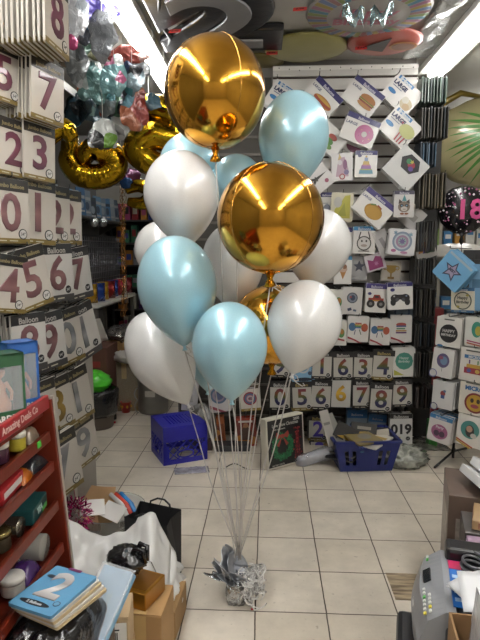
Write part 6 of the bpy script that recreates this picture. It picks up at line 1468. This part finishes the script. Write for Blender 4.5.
for k in range(4):
    o = MB().box((0, 0, .02), (.10, .26, .04), 0, None, .004).build('white_box', M('#d3d3d4', .4, 0, .3), None, (.985 + .052 * k, 2.47 + .01 * k, .575 + .034 * k), (0, R(24), R(6)))
    tag(o, ['first', 'second', 'third', 'last'][k] + ' of the slim white boxes leaning on the tall carton, counted from the aisle', 'box', 'slim white boxes on the tall carton')
# things lying further off at the right
zf = 0
bs = thing('shelving_unit', 'pale far shelving unit behind the wire stand, stacked with blue and white goods', 'shelving', (2.0, 7.7, 0))
for x in (-.9, -.3, .3, .9): MB().box((x, 0, 1.1), (.04, .3, 2.2)).build('upright', M('#a8a49a', .5, .3), bs)
for z in (.3, .8, 1.3, 1.7, 2.15): MB().box((0, 0, z), (1.9, .32, .03)).build('shelf_board', M('#b0aca2', .5), bs)
g2 = [('#3f78a8', 'blue'), ('#c9c8c2', 'white'), ('#7a9a48', 'green'), ('#b0b0ac', 'pale grey'), ('#b8863a', 'ochre'), ('#4a8a9a', 'teal')]
for z in (.815, 1.315, 1.715, 2.165):
    x = 1.13
    while x < 2.85:
        w_ = rnd.uniform(.08, .16); h = rnd.uniform(.14, .30); col, nm = g2[rnd.randrange(6)]
        o = thing('goods_box', nm + ' box on the pale far shelving behind the wire stand', 'box', (x + w_/2, 7.64, z + .001), (0, 0, 0), nm + ' boxes on the pale far shelving')
        MB().box((0, 0, h/2), (w_ - .012, .16, h), 0, None, .004).build('body', M(col, .4, 0, .3, 0, 10, .2, 8), o)
        MB().box((0, -.081, h * .6), (w_ * .6, .001, h * .3)).build('printed_label', M('#d8d6d0' if nm != 'white' else '#3f78a8', .5), o)
        x += w_ + rnd.uniform(.0, .03)
        if abs(x - 1.7) < .05: x = 1.74
        if abs(x - 2.3) < .05: x = 2.34
c = at(462, 252, 5.6)
tt = thing('display_table', 'dark display table behind the wire stand', 'table', (c.x + .1, 5.8, 0))
MB().box((0, 0, c.z - .13), (.9, .5, .03), 0, None, .004).build('table_top', M('#4a4540', .5), tt)
for sx_ in (-.42, .42):
    for sy_ in (-.22, .22): MB().box((sx_, sy_, (c.z - .145)/2), (.04, .04, c.z - .145)).build('leg', M('#3a3632', .5), tt)
o = crumpled(MB(), (0, 0, .08), (.30, .18, .10), 95, .3, 40).build('white_bag', M('#c9c4bc', .35, 0, .4, .4, 14, .08), None, (c.x, 5.75, c.z - .115)); tag(o, 'large crumpled white bag on the dark table behind the wire stand', 'bag')
for k in range(7):
    o = MB().box((0, 0, .12), (.09, .18, .24), 0, None, .004).build('goods_box', M(['#8a2f34', '#3a4a5a', '#7a7670', '#a08a6a', '#2f5a78', '#5a5048', '#8f8a84'][k], .45, 0, .2), None, (c.x - .3 + .115 * k, 5.35, 0.0)); o.scale = (1, 1, 4.6 - .1 * (k % 3)); tag(o, ['maroon', 'slate', 'grey', 'tan', 'blue', 'brown', 'pale'][k] + ' tall carton standing between the wire stand and the dark table', 'box')
